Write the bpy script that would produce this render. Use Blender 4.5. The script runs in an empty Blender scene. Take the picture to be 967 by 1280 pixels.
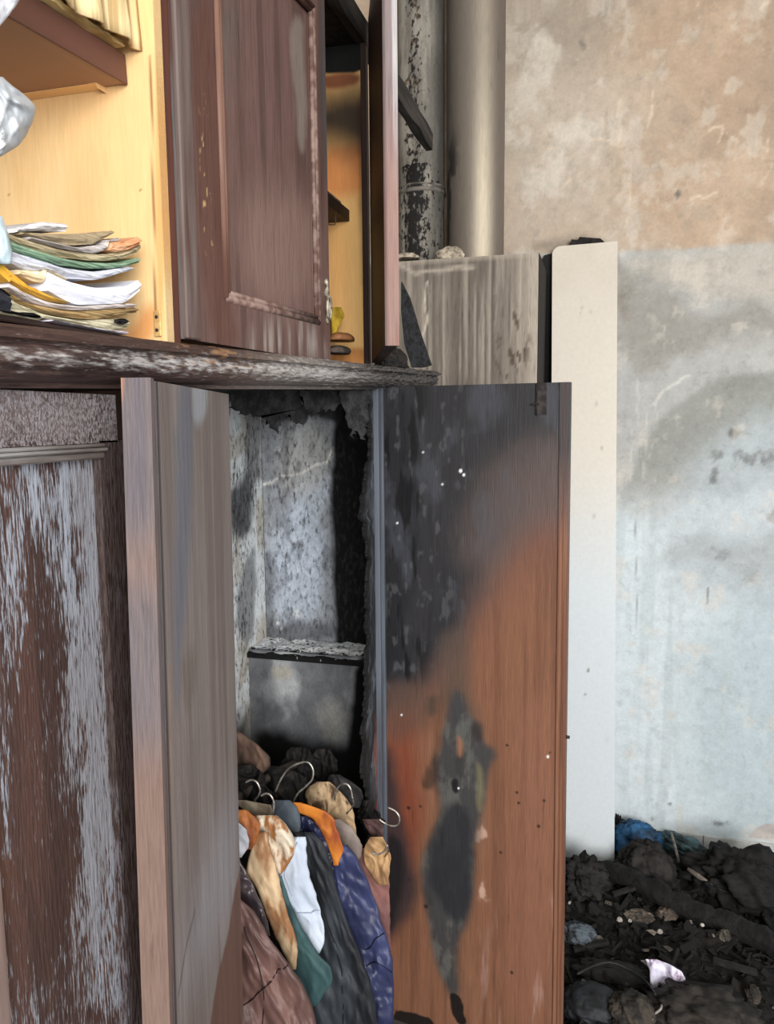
import bpy, bmesh, math, random
import numpy as np
from mathutils import Vector, Matrix

random.seed(7)
RNG = np.random.default_rng(11)
SC = bpy.context.scene
COL = SC.collection

# ------------------------------------------------------------------ camera
IW, IH, F = 967.0, 1280.0, 960.0
EYE = 1.68
YAW = math.radians(15.5)      # turned left of +Y
PITCH = math.radians(6.83)    # looking slightly down
ROLL = 0.009
CP = Vector((0, 0, EYE))
_f = Vector((-math.sin(YAW) * math.cos(PITCH), math.cos(YAW) * math.cos(PITCH), -math.sin(PITCH)))
_r0 = Vector((math.cos(YAW), math.sin(YAW), 0))
_u0 = _r0.cross(_f)
_r = _r0 * math.cos(ROLL) - _u0 * math.sin(ROLL)
_u = _r0 * math.sin(ROLL) + _u0 * math.cos(ROLL)
cam_d = bpy.data.cameras.new('camera')
cam_d.sensor_fit = 'HORIZONTAL'
cam_d.sensor_width = 36.0
cam_d.lens = 36.0 * F / IW
cam_d.clip_start = 0.02
cam = bpy.data.objects.new('camera', cam_d)
COL.objects.link(cam)
M = Matrix.Identity(4)
for i in range(3):
    M[i][0] = _r[i]; M[i][1] = _u[i]; M[i][2] = -_f[i]; M[i][3] = CP[i]
cam.matrix_world = M
SC.camera = cam

# ------------------------------------------------------------------ light
SC.view_settings.view_transform = 'Standard'
SC.view_settings.look = 'None'
SC.view_settings.gamma = 1.0
SC.view_settings.use_curve_mapping = False
SC.view_settings.exposure = 0.30
world = bpy.data.worlds.new('world'); SC.world = world
world.use_nodes = True
world.node_tree.nodes['Background'].inputs[0].default_value = (0.92, 0.96, 1.0, 1)
world.node_tree.nodes['Background'].inputs[1].default_value = 0.66


def area(name, loc, target, sx, sy, power, color):
    d = bpy.data.lights.new(name, 'AREA'); d.shape = 'RECTANGLE'
    d.size = sx; d.size_y = sy; d.energy = power; d.color = color
    o = bpy.data.objects.new(name, d); COL.objects.link(o)
    o.location = loc
    o.rotation_euler = (Vector(target) - Vector(loc)).to_track_quat('-Z', 'Y').to_euler()
    return o


area('window_daylight', (2.0, -2.9, 2.2), (-0.3, 2.0, 1.2), 2.4, 2.2, 285, (1.0, 0.985, 0.96))


# ------------------------------------------------------------------ pixel helpers
def ray(px, py):
    return (_f + _r * ((px - IW / 2) / F) + _u * ((IH / 2 - py) / F))


def hit(px, py, P0, N):
    d = ray(px, py)
    t = (Vector(P0) - CP).dot(N) / d.dot(N)
    return CP + d * t


def hX(px, py, X): return hit(px, py, (X, 0, 0), Vector((1, 0, 0)))
def hY(px, py, Y): return hit(px, py, (0, Y, 0), Vector((0, 1, 0)))
def hZ(px, py, Z): return hit(px, py, (0, 0, Z), Vector((0, 0, 1)))


def lin(c):
    c = np.asarray(c, float) / 255.0
    return np.where(c <= 0.04045, c / 12.92, ((c + 0.055) / 1.055) ** 2.4)


# ------------------------------------------------------------------ numpy noise
def _hash(ix, iy, seed):
    h = (ix.astype(np.int64) * 374761393 + iy.astype(np.int64) * 668265263 + seed * 1442695041) & 0xFFFFFFFF
    h = ((h ^ (h >> 13)) * 1274126177) & 0xFFFFFFFF
    h = (h ^ (h >> 16)) & 0xFFFF
    return h / 65535.0


def vn(x, y, seed=0):
    x = np.asarray(x, float); y = np.asarray(y, float)
    ix = np.floor(x); iy = np.floor(y)
    fx = x - ix; fy = y - iy
    fx = fx * fx * (3 - 2 * fx); fy = fy * fy * (3 - 2 * fy)
    a = _hash(ix, iy, seed); b = _hash(ix + 1, iy, seed)
    c = _hash(ix, iy + 1, seed); d = _hash(ix + 1, iy + 1, seed)
    return (a * (1 - fx) + b * fx) * (1 - fy) + (c * (1 - fx) + d * fx) * fy


def fbm(x, y, seed=0, o=4, g=0.5):
    s = 0; a = 1; t = 0
    for k in range(o):
        s = s + a * vn(x * 2 ** k, y * 2 ** k, seed + 17 * k); t += a; a *= g
    return s / t


def ss(a, b, x):
    t = np.clip((x - a) / (b - a), 0, 1)
    return t * t * (3 - 2 * t)


def mixc(c, c2, m):
    return c * (1 - m[:, None]) + np.asarray(c2)[None, :] * m[:, None]


# ------------------------------------------------------------------ materials
MATS = {}


def _nt(name):
    m = bpy.data.materials.new(name); m.use_nodes = True
    nt = m.node_tree
    return m, nt, nt.nodes['Principled BSDF']


def painted(name, scale=60, stretch=6, c=0.10, rough=0.75, grain=0.22, gscale=260, gstretch=10, bump=0.25, spec=0.3, sy=1.0):
    """Two colour attributes flaked over one another; grain runs along Z."""
    if name in MATS: return MATS[name]
    m, nt, b = _nt(name)
    N, L = nt.nodes, nt.links
    a1 = N.new('ShaderNodeAttribute'); a1.attribute_name = 'col'
    a2 = N.new('ShaderNodeAttribute'); a2.attribute_name = 'col2'
    a3 = N.new('ShaderNodeAttribute'); a3.attribute_name = 'bias'
    tc = N.new('ShaderNodeTexCoord')
    mp = N.new('ShaderNodeMapping'); mp.inputs['Scale'].default_value = (scale, scale * sy, scale / stretch)
    n1 = N.new('ShaderNodeTexNoise'); n1.inputs['Scale'].default_value = 1; n1.inputs['Detail'].default_value = 5
    n1.inputs['Roughness'].default_value = 0.62
    L.new(tc.outputs['Object'], mp.inputs[0]); L.new(mp.outputs[0], n1.inputs['Vector'])
    ma = N.new('ShaderNodeMath'); ma.operation = 'ADD'
    L.new(n1.outputs['Fac'], ma.inputs[0]); L.new(a3.outputs['Fac'], ma.inputs[1])
    mr = N.new('ShaderNodeMapRange'); mr.interpolation_type = 'SMOOTHSTEP'
    mr.inputs[1].default_value = 1 - c; mr.inputs[2].default_value = 1 + c
    L.new(ma.outputs[0], mr.inputs[0])
    mx = N.new('ShaderNodeMix'); mx.data_type = 'RGBA'
    L.new(mr.outputs[0], mx.inputs[0]); L.new(a1.outputs['Color'], mx.inputs[6]); L.new(a2.outputs['Color'], mx.inputs[7])
    mp2 = N.new('ShaderNodeMapping'); mp2.inputs['Scale'].default_value = (gscale, gscale * sy, gscale / gstretch)
    n2 = N.new('ShaderNodeTexNoise'); n2.inputs['Scale'].default_value = 1; n2.inputs['Detail'].default_value = 3
    L.new(tc.outputs['Object'], mp2.inputs[0]); L.new(mp2.outputs[0], n2.inputs['Vector'])
    mr2 = N.new('ShaderNodeMapRange')
    mr2.inputs[1].default_value = 0.3; mr2.inputs[2].default_value = 0.7
    mr2.inputs[3].default_value = 1 - grain; mr2.inputs[4].default_value = 1 + grain
    L.new(n2.outputs['Fac'], mr2.inputs[0])
    mul = N.new('ShaderNodeMix'); mul.data_type = 'RGBA'; mul.blend_type = 'MULTIPLY'; mul.inputs[0].default_value = 1
    L.new(mx.outputs[2], mul.inputs[6]); L.new(mr2.outputs[0], mul.inputs[7])
    L.new(mul.outputs[2], b.inputs['Base Color'])
    b.inputs['Roughness'].default_value = rough
    b.inputs['Specular IOR Level'].default_value = spec
    ad = N.new('ShaderNodeMath'); ad.operation = 'MULTIPLY_ADD'
    L.new(mr.outputs[0], ad.inputs[0]); ad.inputs[1].default_value = 0.7; L.new(n2.outputs['Fac'], ad.inputs[2])
    bp = N.new('ShaderNodeBump'); bp.inputs['Strength'].default_value = bump; bp.inputs['Distance'].default_value = 0.003
    L.new(ad.outputs[0], bp.inputs['Height']); L.new(bp.outputs[0], b.inputs['Normal'])
    MATS[name] = m
    return m


def plain(name, c1=None, c2=None, scale=30, stretch=(1, 1, 1), rough=0.7, bump=0.2, bscale=120, c=0.15, metal=0.0, spec=0.3, sheen=0.0, pos=0.5, dist=0.003, alpha=None, trans=None):
    """Two-tone noise material on object coordinates."""
    if name in MATS: return MATS[name]
    m, nt, b = _nt(name)
    N, L = nt.nodes, nt.links
    c1 = lin(c1); c2 = lin(c2) if c2 is not None else c1 * 0.75
    tc = N.new('ShaderNodeTexCoord')
    mp = N.new('ShaderNodeMapping'); mp.inputs['Scale'].default_value = tuple(scale * s for s in stretch)
    n1 = N.new('ShaderNodeTexNoise'); n1.inputs['Scale'].default_value = 1; n1.inputs['Detail'].default_value = 5
    L.new(tc.outputs['Object'], mp.inputs[0]); L.new(mp.outputs[0], n1.inputs['Vector'])
    mr = N.new('ShaderNodeMapRange'); mr.interpolation_type = 'SMOOTHSTEP'
    mr.inputs[1].default_value = pos - c; mr.inputs[2].default_value = pos + c
    L.new(n1.outputs['Fac'], mr.inputs[0])
    mx = N.new('ShaderNodeMix'); mx.data_type = 'RGBA'
    mx.inputs[6].default_value = (*c1, 1); mx.inputs[7].default_value = (*c2, 1)
    L.new(mr.outputs[0], mx.inputs[0])
    L.new(mx.outputs[2], b.inputs['Base Color'])
    b.inputs['Roughness'].default_value = rough
    b.inputs['Metallic'].default_value = metal
    b.inputs['Specular IOR Level'].default_value = spec
    if sheen: b.inputs['Sheen Weight'].default_value = sheen
    if trans: b.inputs['Transmission Weight'].default_value = trans
    mp2 = N.new('ShaderNodeMapping'); mp2.inputs['Scale'].default_value = tuple(bscale * s for s in stretch)
    n2 = N.new('ShaderNodeTexNoise'); n2.inputs['Scale'].default_value = 1; n2.inputs['Detail'].default_value = 4
    L.new(tc.outputs['Object'], mp2.inputs[0]); L.new(mp2.outputs[0], n2.inputs['Vector'])
    bp = N.new('ShaderNodeBump'); bp.inputs['Strength'].default_value = bump; bp.inputs['Distance'].default_value = dist
    L.new(n2.outputs['Fac'], bp.inputs['Height']); L.new(bp.outputs[0], b.inputs['Normal'])
    MATS[name] = m
    return m


VERT = (1, 1, 0.08)   # grain along Z
ALY = (1, 0.08, 1)    # grain along Y

# ------------------------------------------------------------------ object helpers


def link(o, parent=None):
    COL.objects.link(o)
    if parent is not None:
        o.parent = parent
        o.matrix_parent_inverse = Matrix.Identity(4)
        base = Vector((0, 0, 0)); p = parent
        while p is not None:
            base += p.location; p = p.parent
        o.location = -base
    return o


def tag(o, label=None, cat=None, group=None, kind=None):
    if label: o['label'] = label
    if cat: o['category'] = cat
    if group: o['group'] = group
    if kind: o['kind'] = kind
    return o


def thing(name, label, cat, loc, group=None):
    o = bpy.data.objects.new(name, None); o.empty_display_size = 0.05
    COL.objects.link(o); o.location = loc
    return tag(o, label, cat, group)


def mesh(name, verts, faces, mat, parent=None, smooth=False, attrs=None):
    me = bpy.data.meshes.new(name)
    me.from_pydata([tuple(v) for v in verts], [], faces)
    if attrs:
        for k, a in attrs.items():
            if k == 'bias':
                at = me.attributes.new(k, 'FLOAT', 'POINT'); at.data.foreach_set('value', np.ascontiguousarray(a, dtype=np.float32))
            else:
                at = me.attributes.new(k, 'FLOAT_COLOR', 'POINT')
                a4 = np.ones((len(a), 4), np.float32); a4[:, :3] = a
                at.data.foreach_set('color', a4.ravel())
    me.materials.append(mat)
    if smooth:
        me.polygons.foreach_set('use_smooth', np.ones(len(me.polygons), bool))
    me.update()
    o = bpy.data.objects.new(name, me)
    return link(o, parent)


def bmobj(name, bm, mat, parent=None, smooth=False):
    bmesh.ops.recalc_face_normals(bm, faces=bm.faces)
    me = bpy.data.meshes.new(name); bm.to_mesh(me); bm.free()
    me.materials.append(mat)
    if smooth: me.polygons.foreach_set('use_smooth', np.ones(len(me.polygons), bool))
    o = bpy.data.objects.new(name, me)
    return link(o, parent)


Z = Vector((0, 0, 1))


def obox(name, O, U, V, u0, u1, v0, v1, n0, n1, mat, parent=None, bev=0.0015, N=None):
    """Box in the frame O,U,V,N=UxV."""
    U = Vector(U).normalized(); V = Vector(V).normalized(); N = N or U.cross(V); O = Vector(O)
    bm = bmesh.new()
    vs = [bm.verts.new(O + U * a + V * b + N * c) for a in (u0, u1) for b in (v0, v1) for c in (n0, n1)]
    for q in ((0, 1, 3, 2), (4, 6, 7, 5), (0, 4, 5, 1), (2, 3, 7, 6), (0, 2, 6, 4), (1, 5, 7, 3)):
        bm.faces.new([vs[i] for i in q])
    if bev: bmesh.ops.bevel(bm, geom=list(bm.edges), offset=bev, segments=1, affect='EDGES')
    return bmobj(name, bm, mat, parent)


def box(name, lo, hi, mat, parent=None, bev=0.0015):
    return obox(name, (0, 0, 0), (1, 0, 0), (0, 1, 0), lo[0], hi[0], lo[1], hi[1], lo[2], hi[2], mat, parent, bev)


class Surf:
    """A flat painted board: O is its lower-left corner, U right, V up, seen from the N side."""
    def __init__(s, O, U, w, h, V=Z):
        s.O = Vector(O); s.U = Vector(U).normalized(); s.V = Vector(V).normalized(); s.N = s.U.cross(s.V); s.w = w; s.h = h

    def uv(s, px, py):
        p = hit(px, py, s.O, s.N) - s.O
        return (p.dot(s.U), p.dot(s.V))

    def pl(s, pts): return np.array([s.uv(*p) for p in pts])

    def poly(s, u, v, pts, soft, amp=0.0, fr=12, seed=0, st=1.0):
        """soft inside mask of a polygon given by points on the surface, edge roughened by noise"""
        P = s.pl(pts)
        for _ in range(2):      # round the outline off
            Q = np.roll(P, -1, 0)
            P = np.stack([P * .75 + Q * .25, P * .25 + Q * .75], 1).reshape(-1, 2)
        x = u + (fbm(u * fr, v * fr * st, seed, 4) - 0.5) * amp * 2
        y = v + (fbm(u * fr + 7, v * fr * st + 3, seed + 5, 4) - 0.5) * amp * 2
        d = np.full(u.shape, 1e9); ins = np.zeros(u.shape, bool)
        n = len(P)
        for i in range(n):
            a = P[i]; b = P[(i + 1) % n]
            e = b - a; l2 = e.dot(e) + 1e-12
            t = np.clip(((x - a[0]) * e[0] + (y - a[1]) * e[1]) / l2, 0, 1)
            dd = np.hypot(x - a[0] - t * e[0], y - a[1] - t * e[1])
            d = np.minimum(d, dd)
            c = (a[1] > y) != (b[1] > y)
            with np.errstate(divide='ignore', invalid='ignore'):
                xi = (b[0] - a[0]) * (y - a[1]) / (b[1] - a[1] + 1e-12) + a[0]
            ins ^= c & (x < xi)
        sd = np.where(ins, d, -d)
        return ss(-soft, soft, sd)

    def line(s, u, v, pts, wdt, soft, amp=0.0, fr=30, seed=0):
        P = s.pl(pts)
        x = u + (fbm(u * fr, v * fr, seed, 3) - 0.5) * amp * 2
        y = v + (fbm(u * fr + 7, v * fr + 3, seed + 5, 3) - 0.5) * amp * 2
        d = np.full(u.shape, 1e9)
        for a, b in zip(P[:-1], P[1:]):
            e = b - a; l2 = e.dot(e) + 1e-12
            t = np.clip(((x - a[0]) * e[0] + (y - a[1]) * e[1]) / l2, 0, 1)
            d = np.minimum(d, np.hypot(x - a[0] - t * e[0], y - a[1] - t * e[1]))
        return 1 - ss(wdt - soft, wdt + soft, d)

    def build(s, name, nu, nv, paint, mat, parent=None, thick=0.02, edge=None, relief=None):
        gu = np.linspace(0, s.w, nu) if np.isscalar(nu) else np.asarray(nu, float)
        gv = np.linspace(0, s.h, nv) if np.isscalar(nv) else np.asarray(nv, float)
        nu = len(gu); nv = len(gv)
        UU, VV = np.meshgrid(gu, gv)
        u = UU.ravel(); v = VV.ravel()
        c1, c2, b = paint(u, v)
        gu2, gv2 = (u, v) if edge is None else edge(u, v)
        n = len(u)
        rel = np.zeros(n) if relief is None else relief(u, v)
        O = np.array(s.O); U = np.array(s.U); V = np.array(s.V); Nn = np.array(s.N)
        fr = O + gu2[:, None] * U + gv2[:, None] * V + rel[:, None] * Nn
        # outline ring for the back
        idx = np.arange(n).reshape(nv, nu)
        ring = np.concatenate([idx[0, :], idx[1:, -1], idx[-1, -2::-1], idx[-2:0:-1, 0]])
        bk = fr[ring] - Nn * thick - rel[ring][:, None] * Nn
        verts = np.vstack([fr, bk])
        f = []
        A = idx[:-1, :-1].ravel(); B = idx[:-1, 1:].ravel(); C = idx[1:, 1:].ravel(); D = idx[1:, :-1].ravel()
        f = np.stack([A, B, C, D], 1).tolist()
        R = len(ring)
        for i in range(R):
            j = (i + 1) % R
            f.append([int(ring[j]), int(ring[i]), n + i, n + j])
        f.append([n + i for i in range(R - 1, -1, -1)])
        ca = lambda a: np.concatenate([a, a[ring]])
        return mesh(name, verts, f, mat, parent, False, {'col': ca(c1), 'col2': ca(c2), 'bias': ca(b)})


def tube(name, pts, rad, mat, parent=None, seg=8, sub=4, flat=1.0):
    """Round rod through pts (Catmull-Rom), rad a number or one per point."""
    P = [Vector(p) for p in pts]
    R = [rad] * len(P) if not hasattr(rad, '__len__') else list(rad)
    Q = []; RR = []
    for i in range(len(P) - 1):
        p0 = P[max(i - 1, 0)]; p1 = P[i]; p2 = P[i + 1]; p3 = P[min(i + 2, len(P) - 1)]
        for k in range(sub):
            t = k / sub
            Q.append(0.5 * ((2 * p1) + (p2 - p0) * t + (2 * p0 - 5 * p1 + 4 * p2 - p3) * t * t + (3 * p1 - p0 - 3 * p2 + p3) * t ** 3))
            RR.append(R[i] * (1 - t) + R[i + 1] * t)
    Q.append(P[-1]); RR.append(R[-1])
    vs = []; fs = []
    prev = None
    for i, q in enumerate(Q):
        t = (Q[min(i + 1, len(Q) - 1)] - Q[max(i - 1, 0)]).normalized()
        a = prev if prev is not None else t.orthogonal()
        a = (a - t * a.dot(t)).normalized(); prev = a
        b = t.cross(a)
        for k in range(seg):
            w = 2 * math.pi * k / seg
            vs.append(q + a * (math.cos(w) * RR[i]) + b * (math.sin(w) * RR[i] * flat))
    for i in range(len(Q) - 1):
        for k in range(seg):
            fs.append([i * seg + k, i * seg + (k + 1) % seg, (i + 1) * seg + (k + 1) % seg, (i + 1) * seg + k])
    fs.append([k for k in range(seg - 1, -1, -1)])
    fs.append([(len(Q) - 1) * seg + k for k in range(seg)])
    return mesh(name, vs, fs, mat, parent, True)


def lump(name, c, size, mat, parent=None, amp=0.25, fr=2.2, seed=0, sub=5, rotz=0.0, flatten=True, ridged=False):
    """Crumpled heap-like body resting on its flattened underside."""
    bm = bmesh.new()
    bmesh.ops.create_icosphere(bm, subdivisions=sub, radius=1)
    V = np.array([v.co[:] for v in bm.verts])
    n = fbm(V[:, 0] * fr + 10 + V[:, 2] * 1.3, V[:, 1] * fr + 10 - V[:, 2] * 1.7, seed, 5, 0.55) - 0.5
    n2 = fbm(V[:, 2] * fr * 1.5 + 20 + V[:, 0], V[:, 1] * fr * 1.5 + 20, seed + 3, 4, 0.6) - 0.5
    if ridged: n2 = 0.35 - np.abs(n2) * 2
    n3 = np.abs(fbm(V[:, 0] * fr * 3.1 + 30 + V[:, 2] * 2, V[:, 1] * fr * 3.1 + 40 - V[:, 2] * 2.3, seed + 8, 4, .6) - .5)
    r = 1 + amp * 2 * n + amp * n2 - (amp * 1.3 * n3 if ridged else 0)
    V = V * r[:, None]
    if flatten: V[:, 2] = np.where(V[:, 2] < -0.25, -0.25 + (V[:, 2] + 0.25) * 0.1, V[:, 2])
    c0, s0 = math.cos(rotz), math.sin(rotz)
    X = V[:, 0] * size[0]; Y = V[:, 1] * size[1]
    V = np.stack([X * c0 - Y * s0 + c[0], X * s0 + Y * c0 + c[1], V[:, 2] * size[2] + c[2]], 1)
    for v, q in zip(bm.verts, V): v.co = q
    return bmobj(name, bm, mat, parent, True)


FRONT = {}


def drape(name, rows, Y0, mat, parent=None, thick=0.03, bulge=0.03, fold=0.012, ff=3.0, slope=0.0, nu=30, nv=44, seed=0, tilt=0.0, fold_dir=0.0, plane='Y', fs=1.2, crease=0.5, quilt=0, jit=1.2):
    """Thin hanging cloth. rows: (py, left px, right px) outlines; bulges to the viewer, folds and sharp creases run over it."""
    rows = sorted(rows)
    ys = np.array([r[0] for r in rows], float); xl = np.array([r[1] for r in rows], float); xr = np.array([r[2] for r in rows], float)
    n = nu * nv
    s = np.linspace(0, 1, nv); t = np.linspace(0, 1, nu)
    yy = ys[0] + (ys[-1] - ys[0]) * s
    L = np.interp(yy, ys, xl); R = np.interp(yy, ys, xr)
    L[1:-1] = (L[:-2] + 2 * L[1:-1] + L[2:]) / 4; R[1:-1] = (R[:-2] + 2 * R[1:-1] + R[2:]) / 4
    L += (fbm(yy / 9, yy * 0 + 3, seed, 3) - .5) * 2 * jit; R += (fbm(yy / 9, yy * 0 + 8, seed + 2, 3) - .5) * 2 * jit
    front = []; back = []
    T, S = np.meshgrid(t, s)
    A = (L[:, None] + (R - L)[:, None] * T) / 20.0 * (ff / 1.6); B = (yy[:, None] + 0 * T) / 20.0 * (fs / 1.2)
    if plane != 'Y': A = A * .8; B = B * .8
    wt = fbm(A * .5, B * .5, seed + 40, 2) - .5
    G1 = fbm(A * 1.0 + (fold_dir - .45) * B * .8 + wt * 1.5, B * .28, seed, 3, 0.45) - 0.5
    rd = fbm(A * .8 - B * .45 + wt * 2, B * .3 + A * .15, seed + 5, 3, 0.45) - 0.5
    rd2 = fbm(A * .7 + B * .5 + 5 + wt * 2, B * .35 - A * .2, seed + 6, 3, 0.45) - 0.5
    CR = (0.14 - np.minimum(np.abs(rd), .14)) / .14 + .7 * (0.10 - np.minimum(np.abs(rd2), .10)) / .10
    G2 = fbm(A * 2.2 + 9, B * 1.6, seed + 9, 3, 0.5) - 0.5
    prof = np.clip(np.sin(np.pi * T), 0, 1) ** 0.32 * np.clip(np.sin(np.pi * np.clip(S * .97 + .015, 0, 1)), 0, 1) ** 0.22
    D = Y0 + slope * (S - .5) + tilt * (T - .5) - bulge * .48 * prof - (fold * 2.2 * G1 + fold * 0.45 * G2 + fold * crease * .8 * (CR - .5)) * (0.3 + 0.7 * prof)
    if quilt: D = D - .010 * (np.abs(np.sin((S * quilt + T * .6 + wt * .3) * np.pi)) ** .5 - .5) * (.3 + .7 * prof)
    h = hY if plane == 'Y' else hX
    sg = 1 if plane == 'Y' else -1
    for i in range(nv):
        for j in range(nu):
            px = L[i] + (R[i] - L[i]) * t[j]
            front.append(h(px, yy[i], sg * D[i, j]))
            back.append(h(px, yy[i], sg * (D[i, j] + .002 + thick * prof[i, j])))
    vs = front + back
    f = []
    for i in range(nv - 1):
        for j in range(nu - 1):
            a = i * nu + j
            f.append([a, a + nu, a + nu + 1, a + 1]); f.append([n + a, n + a + 1, n + a + nu + 1, n + a + nu])
    for i in range(nv - 1):
        a = i * nu; b = i * nu + nu - 1
        f.append([a, n + a, n + a + nu, a + nu]); f.append([b, b + nu, n + b + nu, n + b])
    for j in range(nu - 1):
        a = j; b = (nv - 1) * nu + j
        f.append([a, a + 1, n + a + 1, n + a]); f.append([b, n + b, n + b + 1, b + 1])
    o = mesh(name, vs, f, mat, parent, True)
    FRONT[o.name] = (front, nu, nv)
    return o


def seam(o, pts, r, mat, name='seam'):
    """thin stitched line lying on a cloth, pts in (down, across) fractions"""
    front, nu, nv = FRONT[o.name]
    q = []
    for k in range(len(pts) - 1):
        for t in (0, .25, .5, .75):
            q.append((pts[k][0] * (1 - t) + pts[k + 1][0] * t, pts[k][1] * (1 - t) + pts[k + 1][1] * t))
    q.append(pts[-1])
    P = []
    for a, b in q:
        v = front[min(nv - 1, int(round(a * (nv - 1)))) * nu + min(nu - 1, int(round(b * (nu - 1))))]
        P.append(v + (CP - v).normalized() * r * 1.0)
    return tube(name, P, r, mat, o, 6, 2)


def plate(name, pts, N, thick, mat, parent=None):
    """Ragged flat shard: outline of 3-D points, given thickness along N."""
    P = [Vector(p) for p in pts]; n = len(P)
    vs = P + [p + Vector(N) * thick for p in P]
    fs = [list(range(n)), [n + i for i in range(n - 1, -1, -1)]] + [[i, n + i, n + (i + 1) % n, (i + 1) % n] for i in range(n)]
    bm = bmesh.new(); bv = [bm.verts.new(v) for v in vs]
    for q in fs: bm.faces.new([bv[i] for i in q])
    return bmobj(name, bm, mat, parent)


# ================================================================== the room
XF = -0.53           # wardrobe front plane
YW = 3.02            # far wall
tile_dark = plain('sooty_tile', (92, 88, 86), (60, 56, 54), scale=9, rough=0.8, bump=0.15)
floor = box('floor', (-1.2, -2.5, -0.05), (3.0, YW + 0.1, 0), tile_dark, None, 0)
tag(floor, kind='structure')
plaster_white = plain('plain_plaster', (205, 200, 192), (190, 184, 174), scale=4, rough=0.9, bump=0.1)
wl = box('wall_left', (-1.25, -2.5, 0), (-1.13, YW + 0.1, 3.5), plaster_white, None, 0); tag(wl, kind='structure')
ce = box('ceiling', (-1.25, -2.5, 3.5), (3.0, YW + 0.1, 3.6), plaster_white, None, 0); tag(ce, kind='structure')

# ---- far wall with its smoke stains
WB = Surf((-1.13, YW, 0), (1, 0, 0), 4.1, 3.5)


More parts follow.
